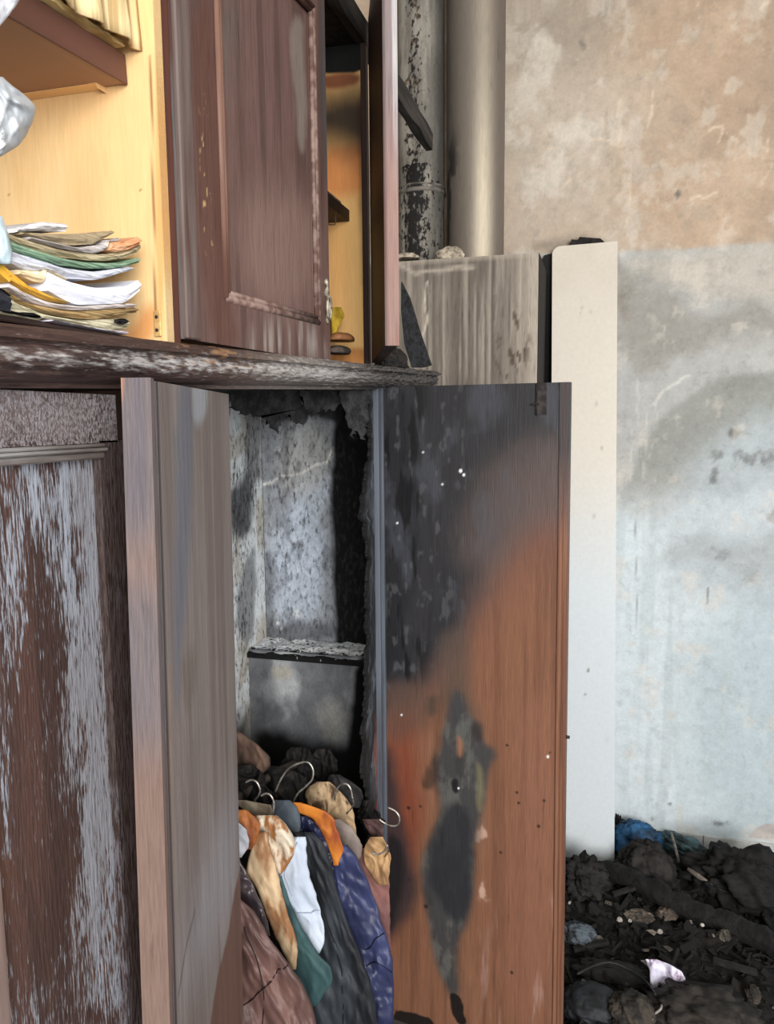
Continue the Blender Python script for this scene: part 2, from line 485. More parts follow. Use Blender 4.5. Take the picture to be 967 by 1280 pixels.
def paint_wall(u, v):
    n = len(u)
    big = fbm(u * 1.7, v * 1.7, 3, 5); mid = fbm(u * 6, v * 6, 8, 5); fine = fbm(u * 22, v * 22, 21, 4)
    streak = fbm(u * 30, v * 1.6, 31, 4)
    c = np.tile(lin((206, 215, 219)), (n, 1))
    # cooler right-hand field, faint streaks
    c = mixc(c, lin((176, 190, 196)), WB.poly(u, v, [(850, 700), (1400, 640), (1400, 1120), (880, 1120)], 0.12, 0.1, 4, 4) * 0.75)
    c = mixc(c, lin((182, 192, 194)), ss(0.5, 0.75, streak) * 0.5)
    # grey middle field
    g = WB.poly(u, v, [(300, 300), (1500, 270), (1500, 600), (900, 640), (760, 640), (740, 560), (300, 560)], 0.09, 0.09, 5, 7)
    c = mixc(c, lin((168, 165, 160)), g * 0.8)
    # upper smoked tan plaster
    up = WB.poly(u, v, [(-400, 334), (770, 318), (967, 303), (2600, 180), (2600, -2500), (-400, -2500)], 0.012, 0.006, 30, 9)
    tan = mixc(np.tile(lin((181, 158, 136)), (n, 1)), lin((166, 146, 127)), ss(0.4, 0.7, big))
    tan = mixc(tan, lin((194, 172, 150)), ss(0.5, 0.75, mid) * 0.7)
    lf = WB.poly(u, v, [(590, 330), (590, -80), (700, -80), (745, 60), (790, 120), (770, 250), (790, 330)], 0.28, 0.16, 4, 12)
    tan = mixc(tan, lin((190, 179, 165)), lf * 0.8)
    tan = mixc(tan, lin((150, 138, 125)), WB.poly(u, v, [(610, 0), (860, -40), (760, 60), (680, 90), (620, 70)], 0.16, 0.12, 5, 14) * 0.7)
    tan = mixc(tan, lin((208, 199, 186)), ss(0.52, 0.72, fbm(u * 9, v * 7, 44, 5, .6)) * lf * 0.8)
    c = c * (1 - up[:, None]) + tan * up[:, None]
    # band just under the step: paler warm grey
    c = mixc(c, lin((186, 178, 166)), WB.poly(u, v, [(770, 322), (1300, 275), (1300, 360), (900, 385), (800, 345)], 0.03, 0.03, 8, 15) * 0.7)
    # dark smoke cloud under it
    c = mixc(c, lin((150, 147, 140)), WB.poly(u, v, [(770, 350), (830, 360), (880, 400), (967, 385), (1300, 380), (1300, 430), (960, 420), (860, 440), (820, 470), (770, 440)], 0.05, 0.06, 7, 16) * 0.85)
    # round scorch: dark rim, pale inside
    arc = [(967 + 190 * math.cos(a), 650 + 188 * math.sin(a) * 1.0) for a in np.linspace(math.pi, 2 * math.pi, 24)]
    rim = WB.poly(u, v, arc, 0.02, 0.03, 6, 18) * ss(WB.uv(850, 655)[1], WB.uv(850, 560)[1], v)
    c = mixc(c, lin((146, 148, 143)), rim * 0.85)
    arc2 = [(975 + 135 * math.cos(a), 665 + 140 * math.sin(a)) for a in np.linspace(math.pi, 2 * math.pi, 24)]
    c = mixc(c, lin((178, 186, 190)), WB.poly(u, v, arc2 + [(1110, 760), (840, 760)], 0.09, 0.07, 6, 19) * 0.9)
    c = mixc(c, lin((200, 208, 212)), WB.poly(u, v, [(840, 640), (900, 620), (990, 605), (990, 650), (900, 670), (800, 690)], 0.03, 0.05, 8, 23) * 0.6)
    c = mixc(c, lin((165, 168, 168)), WB.poly(u, v, [(800, 700), (860, 665), (940, 680), (1000, 660), (1000, 720), (880, 700)], 0.03, 0.05, 8, 24) * 0.5)
    # spots of soot
    for (x, y, w_, h_, k) in [(921, 541, 9, 6, .7), (950, 573, 26, 9, .6), (893, 568, 9, 7, .6), (892, 598, 7, 14, .65), (966, 645, 10, 8, .5),
                         (899, 692, 14, 7, .35), (936, 722, 12, 8, .3), (846, 241, 3, 5, .8), (756, 8, 5, 12, .5), (728, 55, 5, 7, .5), (838, 1005, 3, 3, .9), (900, 1030, 9, 4, .7), (815, 1024, 4, 3, .6), (930, 478, 60, 14, .18)]:
        P = WB.uv(x, y); R1 = w_ * .0031; R2 = h_ * .0031
        d = np.hypot((u - P[0]) / R1, (v - P[1]) / R2) + (fbm(u * 50, v * 50, int(x), 4) - .5) * 2.4
        c = mixc(c, lin((92, 90, 86)), (1 - ss(.2, 1.2, d)) * k)
    c = mixc(c, lin((120, 122, 120)), WB.line(u, v, [(793, 640), (796, 760), (795, 830)], 0.0015, 0.0015) * .6)
    c = mixc(c, lin((60, 60, 60)), WB.line(u, v, [(884, 735), (883, 755)], 0.002, 0.0015) * .9)
    # pale scratches and cracks in the upper plaster
    for pts in ([(820, 95), (812, 130), (808, 165), (795, 190), (787, 215), (780, 290)], [(780, 120), (772, 150), (775, 175)], [(735, 130), (748, 150), (750, 170)],
                [(740, 175), (782, 178)], [(690, 185), (700, 183)], [(688, 152), (690, 165)], [(880, 170), (895, 160), (905, 165), (925, 180)], [(900, 160), (897, 178)],
                [(855, 252), (878, 248), (890, 240)], [(958, 175), (955, 195)], [(950, 230), (967, 205)], [(870, 0), (872, 18)], [(950, 15), (960, 0)], [(700, 235), (720, 222), (730, 215)], [(793, 195), (787, 225)]):
        c = mixc(c, lin((222, 205, 182)), WB.line(u, v, pts, 0.003, 0.007, 0.02, 18, int(pts[0][0])) * .8 * ss(.35, .6, fbm(u * 28, v * 28, 71, 3)))
    for x in (775, 789, 797, 803, 808, 818):
        c = mixc(c, lin((215, 214, 208)), WB.line(u, v, [(x, 492 - (x % 7) * 3), (x + 1, 530 + (x % 5) * 6), (x, 600)], 0.0025, 0.005, 0.010, 24, x) * .5 * ss(.3, .65, fbm(u * 30, v * 12, x, 3)))
    c = mixc(c, lin((222, 219, 212)), WB.line(u, v, [(862, 470), (840, 480), (815, 505)], 0.004, 0.006, 0.01, 30, 3) * .6)
    # sooty halo round the top of the leaning board
    c = mixc(c, lin((140, 131, 118)), WB.poly(u, v, [(650, 318), (690, 296), (760, 294), (775, 330), (790, 400), (775, 400), (768, 316)], 0.025, 0.02, 10, 28) * .7)
    # reddish patch by the skirting
    c = mixc(c, lin((176, 163, 160)), WB.poly(u, v, [(935, 1042), (955, 1030), (1000, 1028), (1000, 1050), (935, 1048)], 0.004, 0.008, 20, 29) * .8)
    c = mixc(c, lin((214, 206, 194)), ss(.58, .70, fbm(u * 13, v * 11, 91, 5, .6)) * .35)
    c = mixc(c, lin((140, 136, 128)), ss(.60, .72, fbm(u * 17, v * 15, 97, 5, .6)) * .22 * ss(1.2, 1.9, v))
    c = c * (0.9 + 0.2 * fbm(u * 40, v * 40, 61, 3))[:, None]
    return c, c * 0.88, np.full(n, 0.38)


wb = WB.build('wall_back', np.concatenate([np.linspace(0, .35, 8), np.linspace(.37, 2.05, 230), np.linspace(2.1, 4.1, 40)]), np.concatenate([np.linspace(0, 3.12, 400), np.linspace(3.2, 3.5, 5)]), paint_wall, painted('smoked_plaster', 26, 1, 0.10, 0.9, 0.05, 90, 1, 0.25, 0.2), None, 0.1)
tag(wb, kind='structure')
# skirting tiles
sk = bpy.data.objects.new('baseboard_back', None); COL.objects.link(sk); sk.location = (0, YW, 0); sk['kind'] = 'structure'
skm = plain('skirting_tile', (206, 208, 206), (180, 180, 176), scale=14, rough=0.5, bump=0.05)
xs = [-0.18, 0.118, 0.418, 0.718, 1.018, 1.318, 1.618, 1.918, 2.218, 2.518]
for a, b in zip(xs[:-1], xs[1:]):
    box('skirting_tile', (a + 0.001, YW - 0.010, 0), (b - 0.001, YW + 0.002, 0.078), skm, sk, 0.001)

# ================================================================== flue box and pipes
FBY = 2.60
FB = Surf((-1.12, FBY, 0), (1, 0, 0), 0, 0)
xr = FB.uv(671.5, 430)[0]; ztop = FB.uv(590, 321)[1]
FB.w = xr; FB.h = ztop
fbox = thing('flue_box', 'grey streaked masonry box below the two flue pipes', 'masonry box', (-0.6, 2.8, 0))


def paint_fb(u, v):
    n = len(u)
    st = fbm(u * 55, v * 2.2, 5, 4); st2 = fbm(u * 18, v * 1.5, 9, 4)
    c = np.tile(lin((132, 123, 113)), (n, 1))
    c = mixc(c, lin((94, 86, 80)), ss(0.42, 0.68, st2) * 0.8)
    f1 = fbm(u * 150, v * 2.5, 15, 3)
    c = mixc(c, lin((88, 80, 74)), ss(.5, .72, f1) * .6)
    c = mixc(c, lin((176, 167, 154)), ss(.56, .74, fbm(u * 170 + 4, v * 2.0, 19, 3)) * .55)
    rt = ss(FB.uv(640, 400)[0], FB.uv(672, 400)[0], u)
    c = mixc(c, lin((176, 165, 152)), rt * 0.9)
    c = mixc(c, lin((180, 170, 157)), ss(0.58, 0.76, st) * 0.4)
    c = mixc(c, lin((205, 195, 180)), FB.line(u, v, [(533, 352), (530, 380), (534, 400), (525, 430), (527, 445)], 0.003, 0.003, 0.004, 30, 2) * .9)
    c = mixc(c, lin((190, 180, 166)), FB.line(u, v, [(502, 332), (520, 342), (560, 336), (590, 335)], 0.006, 0.006, 0.01, 20, 4) * .6)
    dk = FB.poly(u, v, [(625, 390), (650, 380), (662, 440), (640, 480), (620, 480)], 0.03, 0.03, 8, 7)
    sp = ss(0.56, 0.66, fbm(u * 110 + v * 26, v * 17, 77, 3))
    c = mixc(c, lin((84, 72, 62)), dk * sp)
    c = mixc(c, lin((90, 82, 75)), FB.line(u, v, [(619, 370), (617, 400)], 0.004, 0.004, .005) * .7)
    tp = ss(FB.h - 0.02, FB.h, v)
    c = mixc(c, lin((170, 160, 146)), tp * .7)
    return c, c * 0.6, np.full(n, 0.36) + 0.1 * (st2 - .5)


FB.build('front_face', 130, 240, paint_fb, painted('streaked_masonry', 120, 14, 0.1, 0.85, 0.12, 260, 10, 0.3, 0.2), fbox, 0.03)
fbm_ = plain('box_masonry', (140, 132, 122), (110, 102, 95), scale=12, rough=0.9)
box('body', (-1.12, FBY + 0.03, 0), (-1.12 + xr - 0.002, YW - 0.002, ztop - 0.003), fbm_, fbox, 0.002)
box('black_side', (-1.12 + xr - .001, FBY + .001, 0), (-1.12 + xr + .002, YW - .003, ztop - .001), plain('side_black', (15, 13, 13), (20, 18, 18), scale=20, rough=.8), fbox, 0)  # black sheet laid over the right side so the dark gap starts there
# rubble on its top
ash = plain('pale_ash', (196, 184, 164), (128, 118, 106), scale=60, rough=0.95, bump=0.6, bscale=160)
rub = lump('mortar_heap', hY(562, 321, 2.655), (0.05, 0.03, 0.035), ash, None, 0.2, 2, 3)
tag(rub, 'pale crumbled mortar heap between the feet of the two pipes', 'mortar')
tag(lump('mortar_heap', hY(508, 322, 2.65), (0.04, 0.03, 0.015), ash, None, 0.2, 2, 5), 'flat pale mortar crumbs in front of the blackened pipe', 'mortar')


def pipe(name, pxl, pxr, Y, paint, label, mat, collar=None):
    c0 = hY((pxl + pxr) / 2, 250, Y); r = (hY(pxr, 250, Y) - hY(pxl, 250, Y)).length / 2 * 0.98
    t = thing(name, label, 'pipe', (c0.x, Y, ztop))
    nu, nv = 72, 260
    a = np.linspace(0, 2 * math.pi, nu, endpoint=False)
    zz = np.linspace(ztop + 0.0005, 3.499, nv)
    AA, ZZ = np.meshgrid(a, zz); A = AA.ravel(); Zr = ZZ.ravel()
    ap = (A + math.pi) % (2 * math.pi) - math.pi   # 0 faces the viewer (-Y)
    c1, c2, b = paint(ap, Zr)
    rr = r * (1 + (fbm(ap * 6 + 9, Zr * 14, 3, 3) - .5) * 0.012)
    V = np.stack([c0.x + np.sin(A) * rr, Y - np.cos(A) * rr, Zr], 1)
    f = []
    for i in range(nv - 1):
        for k in range(nu):
            f.append([i * nu + k, i * nu + (k + 1) % nu, (i + 1) * nu + (k + 1) % nu, (i + 1) * nu + k])
    mesh('pipe_wall', V, f, mat, t, True, {'col': c1, 'col2': c2, 'bias': b})
    if collar:
        zc = hY((pxl + pxr) / 2, collar, Y - r).z
        bm = bmesh.new()
        for (z0, dz, ro) in ((zc, 0.016, r + 0.006), (zc + 0.022, 0.008, r + 0.003)):
            ring = []
            prof = ((r * .98, z0), (ro, z0 + dz * .2), (ro, z0 + dz * .8), (r * .98, z0 + dz))
            for k in range(48):
                w = 2 * math.pi * k / 48
                ring.append([bm.verts.new((c0.x + math.sin(w) * p, Y - math.cos(w) * p, q)) for p, q in prof])
            for k in range(48):
                for m in range(3):
                    bm.faces.new([ring[k][m], ring[(k + 1) % 48][m], ring[(k + 1) % 48][m + 1], ring[k][m + 1]])
        bmobj('collar', bm, plain('sooty_collar', (118, 112, 104), (70, 66, 62), scale=30, rough=.8), t, True)
    return t


def pp1(a, z):
    n = len(a)
    c = np.tile(lin((112, 108, 101)), (n, 1))
    c = mixc(c, lin((150, 144, 134)), ss(.45, .7, fbm(a * 5 + 9, z * 6, 4, 4)) * .8)
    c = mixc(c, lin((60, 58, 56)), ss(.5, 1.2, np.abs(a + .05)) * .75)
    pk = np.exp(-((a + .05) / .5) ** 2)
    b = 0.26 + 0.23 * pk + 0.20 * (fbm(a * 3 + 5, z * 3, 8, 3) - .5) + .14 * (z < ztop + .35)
    c2 = np.tile(lin((30, 28, 27)), (n, 1))
    c2 = mixc(c2, lin((92, 74, 58)), ss(.62, .7, fbm(a * 14 + 5, z * 30, 9, 3)) * (z > ztop + .45))
    return c, c2, b


def pp2(a, z):
    n = len(a)
    c = np.tile(lin((112, 103, 94)), (n, 1))
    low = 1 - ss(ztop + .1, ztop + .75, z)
    c = mixc(c, lin((205, 192, 168)), np.exp(-((a - .42) / .3) ** 2) * (.3 + .65 * low))  # highlight band painted right of centre, stronger towards the foot
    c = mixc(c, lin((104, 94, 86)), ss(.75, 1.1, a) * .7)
    c = mixc(c, lin((80, 75, 70)), (1 - ss(-1.0, .1, a)) * .85)  # shade of the left side painted into the colour
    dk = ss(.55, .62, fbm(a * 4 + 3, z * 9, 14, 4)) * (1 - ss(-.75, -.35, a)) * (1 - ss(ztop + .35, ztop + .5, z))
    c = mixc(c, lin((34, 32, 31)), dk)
    return c, c * .7, np.full(n, .33)


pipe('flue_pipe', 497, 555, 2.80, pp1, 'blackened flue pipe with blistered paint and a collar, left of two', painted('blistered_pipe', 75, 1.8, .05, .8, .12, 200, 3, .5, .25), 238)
pipe('flue_pipe', 558, 630, 2.80, pp2, 'smoother beige smoke-stained flue pipe with painted highlight, right of two', painted('stained_shaded_pipe', 40, 6, .1, .55, .08, 200, 10, .15, .4))

# ================================================================== white leaning board and black board behind it
foot = hZ(727, 1100, 0.0)
yb0 = foot.y; yt = YW - 0.05
zt_r = hY(772, 304, yt).z
bl = hY(709, 1085, yb0); br = hY(745, 1085, yb0)
tl = hY(690, 306, yt); tr = hY(771.5, 304, yt)
Vv = (tl + tr) / 2 - Vector(((bl.x + br.x) / 2, yb0, 0)); Lb = Vv.length; Vv.normalize()
wdt = (tr - tl).length
Ub = Vector((1, 0, 0)); Ub = (Ub - Vv * Ub.dot(Vv)).normalized()
Ob = (tl + tr) / 2 - Vv * Lb - Ub * (wdt / 2)
WP = Surf(Ob, Ub, wdt, Lb, Vv)
wboard = thing('white_board', 'tall white laminated board with one rounded corner leaning against stained wall', 'board', (foot.x, yb0, 0))


def paint_wp(u, v):
    n = len(u)
    c = np.tile(lin((206, 213, 217)), (n, 1))
    h = v / Lb
    c = mixc(c, lin((212, 204, 191)), ss(.45, .8, h + .1 * fbm(u * 5, v * 3, 3, 3)))
    c = mixc(c, lin((192, 180, 164)), ss(.80, .98, h) * .5 * fbm(u * 9, v * 9, 5, 4))
    for (x, y, r, k) in [(735, 838, 2.5, .8), (731, 868, 2, .6), (727, 385, 3, .25), (738, 390, 2.5, .25), (725, 392, 2, .25), (745, 505, 3, .3), (752, 560, 2.5, .4), (742, 645, 3, .3)]:
        P = WP.uv(x, y); R = r * .0029
        d = np.hypot(u - P[0], (v - P[1]) * .7)
        c = mixc(c, lin((95, 90, 84)), (1 - ss(R * .3, R, d)) * k)
    return c, c * .9, np.full(n, .3)


def edge_wp(u, v):
    R = .03
    u2, v2 = u.copy(), v.copy()
    m = (u < R) & (v > Lb - R)
    du = R - u; dv = v - (Lb - R)
    k = np.maximum(du, dv); l = np.hypot(du, dv) + 1e-9
    u2[m] = R - du[m] * k[m] / l[m]; v2[m] = Lb - R + dv[m] * k[m] / l[m]
    return u2, v2


WP.build('panel', 48, 300, paint_wp, painted('white_laminate', 30, 2, .1, .42, .03, 80, 1, .04, .4), wboard, .018, edge_wp)
char = plain('char_black', (26, 24, 24), (44, 41, 40), scale=50, rough=.85, bump=.6, bscale=140, spec=.2)
char2 = plain('char_wood', (40, 38, 37), (70, 66, 62), scale=40, stretch=ALY, rough=.8, bump=.7, bscale=120, spec=.25)
# black board behind it
pb = [hY(676, 326, YW - .022), hY(680, 319, YW - .022), hY(692, 316, YW - .022), hY(750, 316, YW - .022)]
bb = [Vector((pb[3].x, YW - .022, 0.0)), Vector((pb[0].x + .004, YW - .022, 0.0))]
blk = plate('black_board', [pb[0], pb[1], pb[2], pb[3], bb[0], bb[1]], (0, 1, 0), .014, plain('black_board', (15, 13, 13), (22, 20, 20), scale=20, rough=.7))
tag(blk, 'narrow black board standing in the gap behind the white board', 'board')
s1 = plate('charred_strip', [hY(712, 305, YW - .035), hY(714, 299, YW - .035), hY(722, 300, YW - .035), hY(724, 296, YW - .035), hY(750, 298, YW - .035), hY(755, 302, YW - .035), hY(752, 310, YW - .035), hY(715, 310, YW - .035)], (0, 1, 0), .03, char)
tag(s1, 'black charred strip lying across the top edge of white board', 'strip')
# ================================================================== lower wardrobe
XB = -1.05                      # back of the wardrobe
YS = 2.28                       # burnt end panel
YH = hX(477, 700, XF).y         # hinge of the open right leaf
Hl = hX(282, 700, XF); YL = Hl.y    # hinge of the folded-back left leaf
print('YH', YH, 'YL', YL)
wr = thing('wardrobe', 'scorched dark wooden wardrobe with its two right-hand doors swung open', 'wardrobe', (-0.79, 1.2, 0))
zA = hX(0, 403, XF + .055).z; zB = hX(545, 464, XF + .055).z
yA = hX(0, 403, XF + .055).y; yB = hX(548, 464, XF + .055).y
print('cornice', zA, zB, yA, yB)


def zc(y): return zA + (zB - zA) * (y - yA) / (yB - yA)


wood_raw = plain('carcass_wood', (84, 62, 52), (60, 46, 40), scale=20, stretch=VERT, rough=.75)
wood_blk = plain('burnt_carcass', (36, 34, 34), (62, 58, 56), scale=26, stretch=VERT, rough=.85, bump=.6)

# ---- cornice
prof = np.array([(-.02, 0), (.053, 0), (.058, -.003), (.058, -.011), (.051, -.0135), (.049, -.016), (.052, -.019), (.053, -.025), (.049, -.033), (.041, -.040), (.031, -.0445), (.022, -.046), (.014, -.047), (.012, -.052), (-.02, -.052)])
# finer profile
pp = []
for a, b in zip(prof[:-1], prof[1:]):
    for t in (0, .34, .67): pp.append(a + (b - a) * t)
pp.append(prof[-1]); pp = np.array(pp)
cy = np.concatenate([np.linspace(-.3, .5, 40), np.linspace(.503, 1.3, 330), np.linspace(1.305, yB, 170)])
PI_, CY = np.meshgrid(np.arange(len(pp)), cy)
pi = PI_.ravel(); y = CY.ravel()
fr_ = ss(1.25, 1.5, y)     # burnt towards the far end
rag = (fbm(y * 60, pi * .5, 5, 3) - .5) * .010 * ss(1.45, 1.9, y)
V = np.stack([XF + pp[pi, 0] + rag - .004 * (fbm(y * 30, pi * .7, 3, 3) - .5) * (1 + 3 * fr_), y, zc(y) + pp[pi, 1] + rag * .6], 1)
n = len(pp); m = len(cy)
f = [[i * n + k, i * n + k + 1, (i + 1) * n + k + 1, (i + 1) * n + k] for i in range(m - 1) for k in range(n - 1)]
f.append(list(range(n))); f.append([(m - 1) * n + k for k in range(n - 1, -1, -1)])
zz = pp[pi, 1]
c = np.tile(lin((78, 60, 56)), (len(y), 1))
c = mixc(c, lin((48, 36, 34)), ss(.45, .65, fbm(y * 14, zz * 120, 4, 4)) * .8)
c = mixc(c, lin((66, 45, 38)), (zz > -.013) * .7)
c = mixc(c, lin((108, 92, 84)), ss(.85, 1.1, y) * (1 - ss(1.2, 1.4, y)) * .8)
c = mixc(c, lin((150, 112, 78)), ss(.58, .68, fbm(y * 40, zz * 300, 8, 3)) * ss(.72, .85, y) * (1 - ss(.98, 1.08, y)) * (zz > -.03) * .8)
c = mixc(c, lin((122, 115, 109)), ss(.95, 1.25, y) * .85)
c = mixc(c, lin((62, 60, 60)), ss(1.42, 1.75, y) * .8)
c2 = np.tile(lin((176, 172, 170)), (len(y), 1))
c2 = mixc(c2, lin((140, 134, 130)), fr_); c2 = mixc(c2, lin((92, 90, 90)), ss(1.4, 1.75, y))
sc = np.exp(-((zz + .024) / .013) ** 2)
b = .22 + .36 * sc * (.6 + .8 * (fbm(y * 5, zz * 10, 33, 3) - .3)) + .14 * ss(.9, 1.2, y)
b = b - .15 * ss(1.5, 1.8, y)
mesh('cornice', V, f, painted('scuffed_cornice', 190, .8, .15, .6, .2, 300, .6, .35, .35, .22), wr, False, {'col': c, 'col2': c2, 'bias': b})

ztd = hX(278, 486, XF).z       # top of the opening
# carcass
tsl = Vector((0, 1, zc(1) - zc(0))).normalized()
obox('top_board', (XB, 0, zc(0) - .05), (1, 0, 0), tsl, 0, XF - XB - .02, -.3, 2.3, 0, .02, char, wr)
box('bottom_board', (XB, -.3, .08), (XF - .02, 2.30, .10), wood_blk, wr)
box('plinth', (XF - .04, -.3, 0), (XF - .02, 2.30, .08), wood_raw, wr)
box('partition', (XB + .02, YL - .03, .1), (XF - .022, YL - .01, ztd), wood_raw, wr)

# ---- closed door of the left bay
dl = thing('tmp', '', '', (0, 0, 0)); bpy.data.objects.remove(dl)
zr0 = hX(75, 556, XF).z; zr1 = hX(75, 577, XF).z
ys0 = hX(137, 800, XF).y; yl0 = hX(7, 1100, XF).y
DO = Surf((XF - .010, yl0 + .004, .10), (0, 1, 0), ys0 - yl0 - .004, zr1 - .10)
door = bpy.data.objects.new('closed_door', None); link(door, wr); door.location = Vector((XF, .6, .1)) - wr.location
tag(door, 'closed left door with pale peeling varnish')


def paint_lp(u, v):
    n = len(u)
    c = np.tile(lin((78, 56, 50)), (n, 1))
    c = mixc(c, lin((60, 45, 42)), ss(.4, .65, fbm(u * 40, v * 3, 3, 4)) * .8)
    c = mixc(c, lin((98, 66, 48)), ss(.55, .7, fbm(u * 22, v * 4, 13, 4)) * .35)
    c2 = np.tile(lin((146, 150, 160)), (n, 1))
    c2 = mixc(c2, lin((124, 120, 122)), ss(.4, .6, fbm(u * 10, v * 4, 17, 4)) * .6)
    b = np.full(n, .475)
    b += .10 * DO.poly(u, v, [(50, 585), (140, 585), (140, 800), (85, 780), (50, 680)], .02, .03, 10, 3, .3)
    b += .09 * DO.poly(u, v, [(80, 800), (160, 780), (172, 1280), (95, 1280), (100, 1100), (60, 950)], .015, .03, 12, 4, .3)
    b -= .10 * DO.poly(u, v, [(10, 640), (48, 640), (60, 760), (70, 900), (90, 1020), (78, 1200), (20, 1260), (12, 900)], .015, .03, 14, 5, .25)
    b -= .09 * DO.poly(u, v, [(85, 660), (110, 655), (112, 745), (92, 760)], .008, .01, 14, 6, .3)
    b -= .11 * DO.poly(u, v, [(95, 895), (110, 895), (104, 1110), (84, 1110)], .008, .012, 14, 8, .25)
    b -= .06 * DO.poly(u, v, [(112, 740), (140, 735), (150, 1000), (132, 1000)], .008, .012, 14, 9, .25)
    b += .10 * ss(.5, .62, fbm(u * 30, v * 2.5, 23, 3)) - .05 + .12 * (fbm(u * 90, v * 9, 27, 3) - .5)
    return c, c2, b


pm = painted('peeling_varnish', 420, 9, .07, .6, .18, 300, 8, .5, .3)
DO.build('panel', 150, 420, paint_lp, pm, door, .008)
RA = Surf((XF, yl0 + .004, zr0), (0, 1, 0), ys0 + .03 - yl0, zc(.5) - .05 - zr0)


def paint_rail(u, v):
    n = len(u)
    c = np.tile(lin((100, 88, 86)), (n, 1))
    c = mixc(c, lin((72, 60, 58)), ss(.4, .7, fbm(u * 30, v * 8, 3, 4)))
    c = mixc(c, lin((58, 40, 36)), (1 - ss(0, .014, v)) * .8)
    c2 = np.tile(lin((136, 129, 132)), (n, 1))
    b = .50 + .1 * (fbm(u * 20, v * 20, 5, 4) - .5)
    return c, c2, b


RA.build('rail', 120, 60, paint_rail, painted('speckled_rail', 420, 1.6, .09, .65, .2, 400, 3, .45, .3), door, .018)
ST = Surf((XF, ys0, .10), (0, 1, 0), YL - .03 - ys0, zr0 + .002 - .10)


def paint_st(u, v):
    n = len(u)
    c = np.tile(lin((74, 62, 60)), (n, 1)); c = mixc(c, lin((104, 100, 106)), ss(.5, .7, fbm(u * 60, v * 4, 5, 4)) * .7)
    return c, np.tile(lin((52, 38, 34)), (n, 1)), np.full(n, .5)


ST.build('stile', 30, 200, paint_st, pm, door, .018)
mould_grey = plain('weathered_moulding', (150, 148, 146), (92, 82, 78), scale=60, stretch=(1, .1, 1), rough=.7, bump=.4)
for k, (z0, z1, pr) in enumerate(((zr0 - .0045, zr0 - .0005, .006), (zr0 - .009, zr0 - .005, .009), (zr1, zr0 - .0095, .004))):
    obox('moulding', (XF - .012, 0, 0), (0, 1, 0), (0, 0, 1), yl0 + .004, ys0 + .004, z0, z1, 0, .012 + pr, mould_grey, door, .0015)
# edge of the next leaf, further left
nx = bpy.data.objects.new('closed_door', None); link(nx, wr); nx.location = Vector((XF, .3, .1)) - wr.location
obox('stile', (XF - .018, 0, 0), (0, 1, 0), (0, 0, 1), -.3, yl0 - .004, .1, zc(.5) - .053, 0, .018, plain('pinkish_stile', (126, 108, 102), (92, 72, 64), scale=30, stretch=VERT, rough=.7), nx)

# ---- left leaf of the burnt bay, folded back; its plain inner side shows
a_ = None
Hv = Vector((XF + .004, YL, 0))
wl_ = .385
best = None
for k in range(0, 4500):
    a = math.radians(k / 100)
    Fp = Hv + Vector((math.sin(a), -math.cos(a), 0)) * wl_
    tgt = hX(197, 900, Fp.x).y
    e = abs(tgt - Fp.y)
    if best is None or e < best[0]: best = (e, a, Fp)
_, a_, Fp = best
print('left leaf angle', math.degrees(a_), Fp)
zl0, zl1 = .11, hit(190, 473, Fp, (Hv - Fp).cross(Z)).z
LL = Surf((Fp.x, Fp.y, zl0), (Hv - Fp), wl_, zl1 - zl0, Z + (Hv - Fp).normalized() * .050)
LL.O = LL.O - LL.U * .034
leafL = bpy.data.objects.new('folded_door', None); link(leafL, wr); leafL.location = Vector((Hv.x, Hv.y, zl0)) - wr.location
tag(leafL, 'left leaf folded back, grey weathered inner side')


def paint_ll(u, v):
    n = len(u)
    st = fbm(u * 45, v * 1.2, 3, 4); st2 = fbm(u * 14, v * .8, 7, 4)
    c = np.tile(lin((124, 114, 110)), (n, 1))
    c = mixc(c, lin((104, 92, 87)), ss(.42, .66, st) * .7)
    c = mixc(c, lin((140, 130, 128)), ss(.55, .75, st2) * .6)
    c = mixc(c, lin((98, 100, 110)), LL.poly(u, v, [(190, 470), (215, 470), (222, 600), (205, 900), (198, 900)], .02, .02, 10, 5) * .8)
    c = mixc(c, lin((158, 164, 172)), LL.poly(u, v, [(218, 476), (246, 482), (240, 520), (222, 540)], .01, .02, 14, 6) * .6)
    c = mixc(c, lin((96, 84, 76)), LL.poly(u, v, [(205, 845), (228, 830), (225, 900), (208, 900)], .02, .02, 10, 6) * .5)
    c = mixc(c, lin((146, 144, 150)), LL.poly(u, v, [(270, 1050), (290, 1000), (292, 1160), (262, 1200), (220, 1290), (215, 1180)], .07, .05, 8, 8) * .55)
    c = mixc(c, lin((72, 62, 60)), LL.line(u, v, [(231, 1175), (218, 1225), (208, 1285)], .0025, .0025, .002) * .7)
    edge = LL.poly(u, v, [(288, 1140), (300, 1100), (300, 1400), (245, 1400), (262, 1255), (274, 1220)], .006, .012, 20, 9)
    c = mixc(c, lin((98, 72, 62)), edge)
    c = mixc(c, lin((150, 112, 84)), LL.line(u, v, [(190, 860), (193, 1000), (201, 1280)], .002, .0015) * .8)
    c = c * (.78 + .44 * fbm(u * 130, v * 3, 91, 4, .6))[:, None]
    c = mixc(c, lin((46, 42, 44)), (1 - ss(.004, .011, u)) * .85)
    return c, c * .55, .32 + .1 * (st - .5)


wm = painted('weathered_board', 200, 22, .1, .62, .14, 420, 24, .3, .3)
LL.build('panel', 120, 420, paint_ll, wm, leafL, .026)
EO = Fp - LL.U * .012 - LL.N * .031; EO.z = zl0
ED = Surf(EO - LL.U * .034, LL.N, .029, zl1 - zl0 + .003, LL.V)


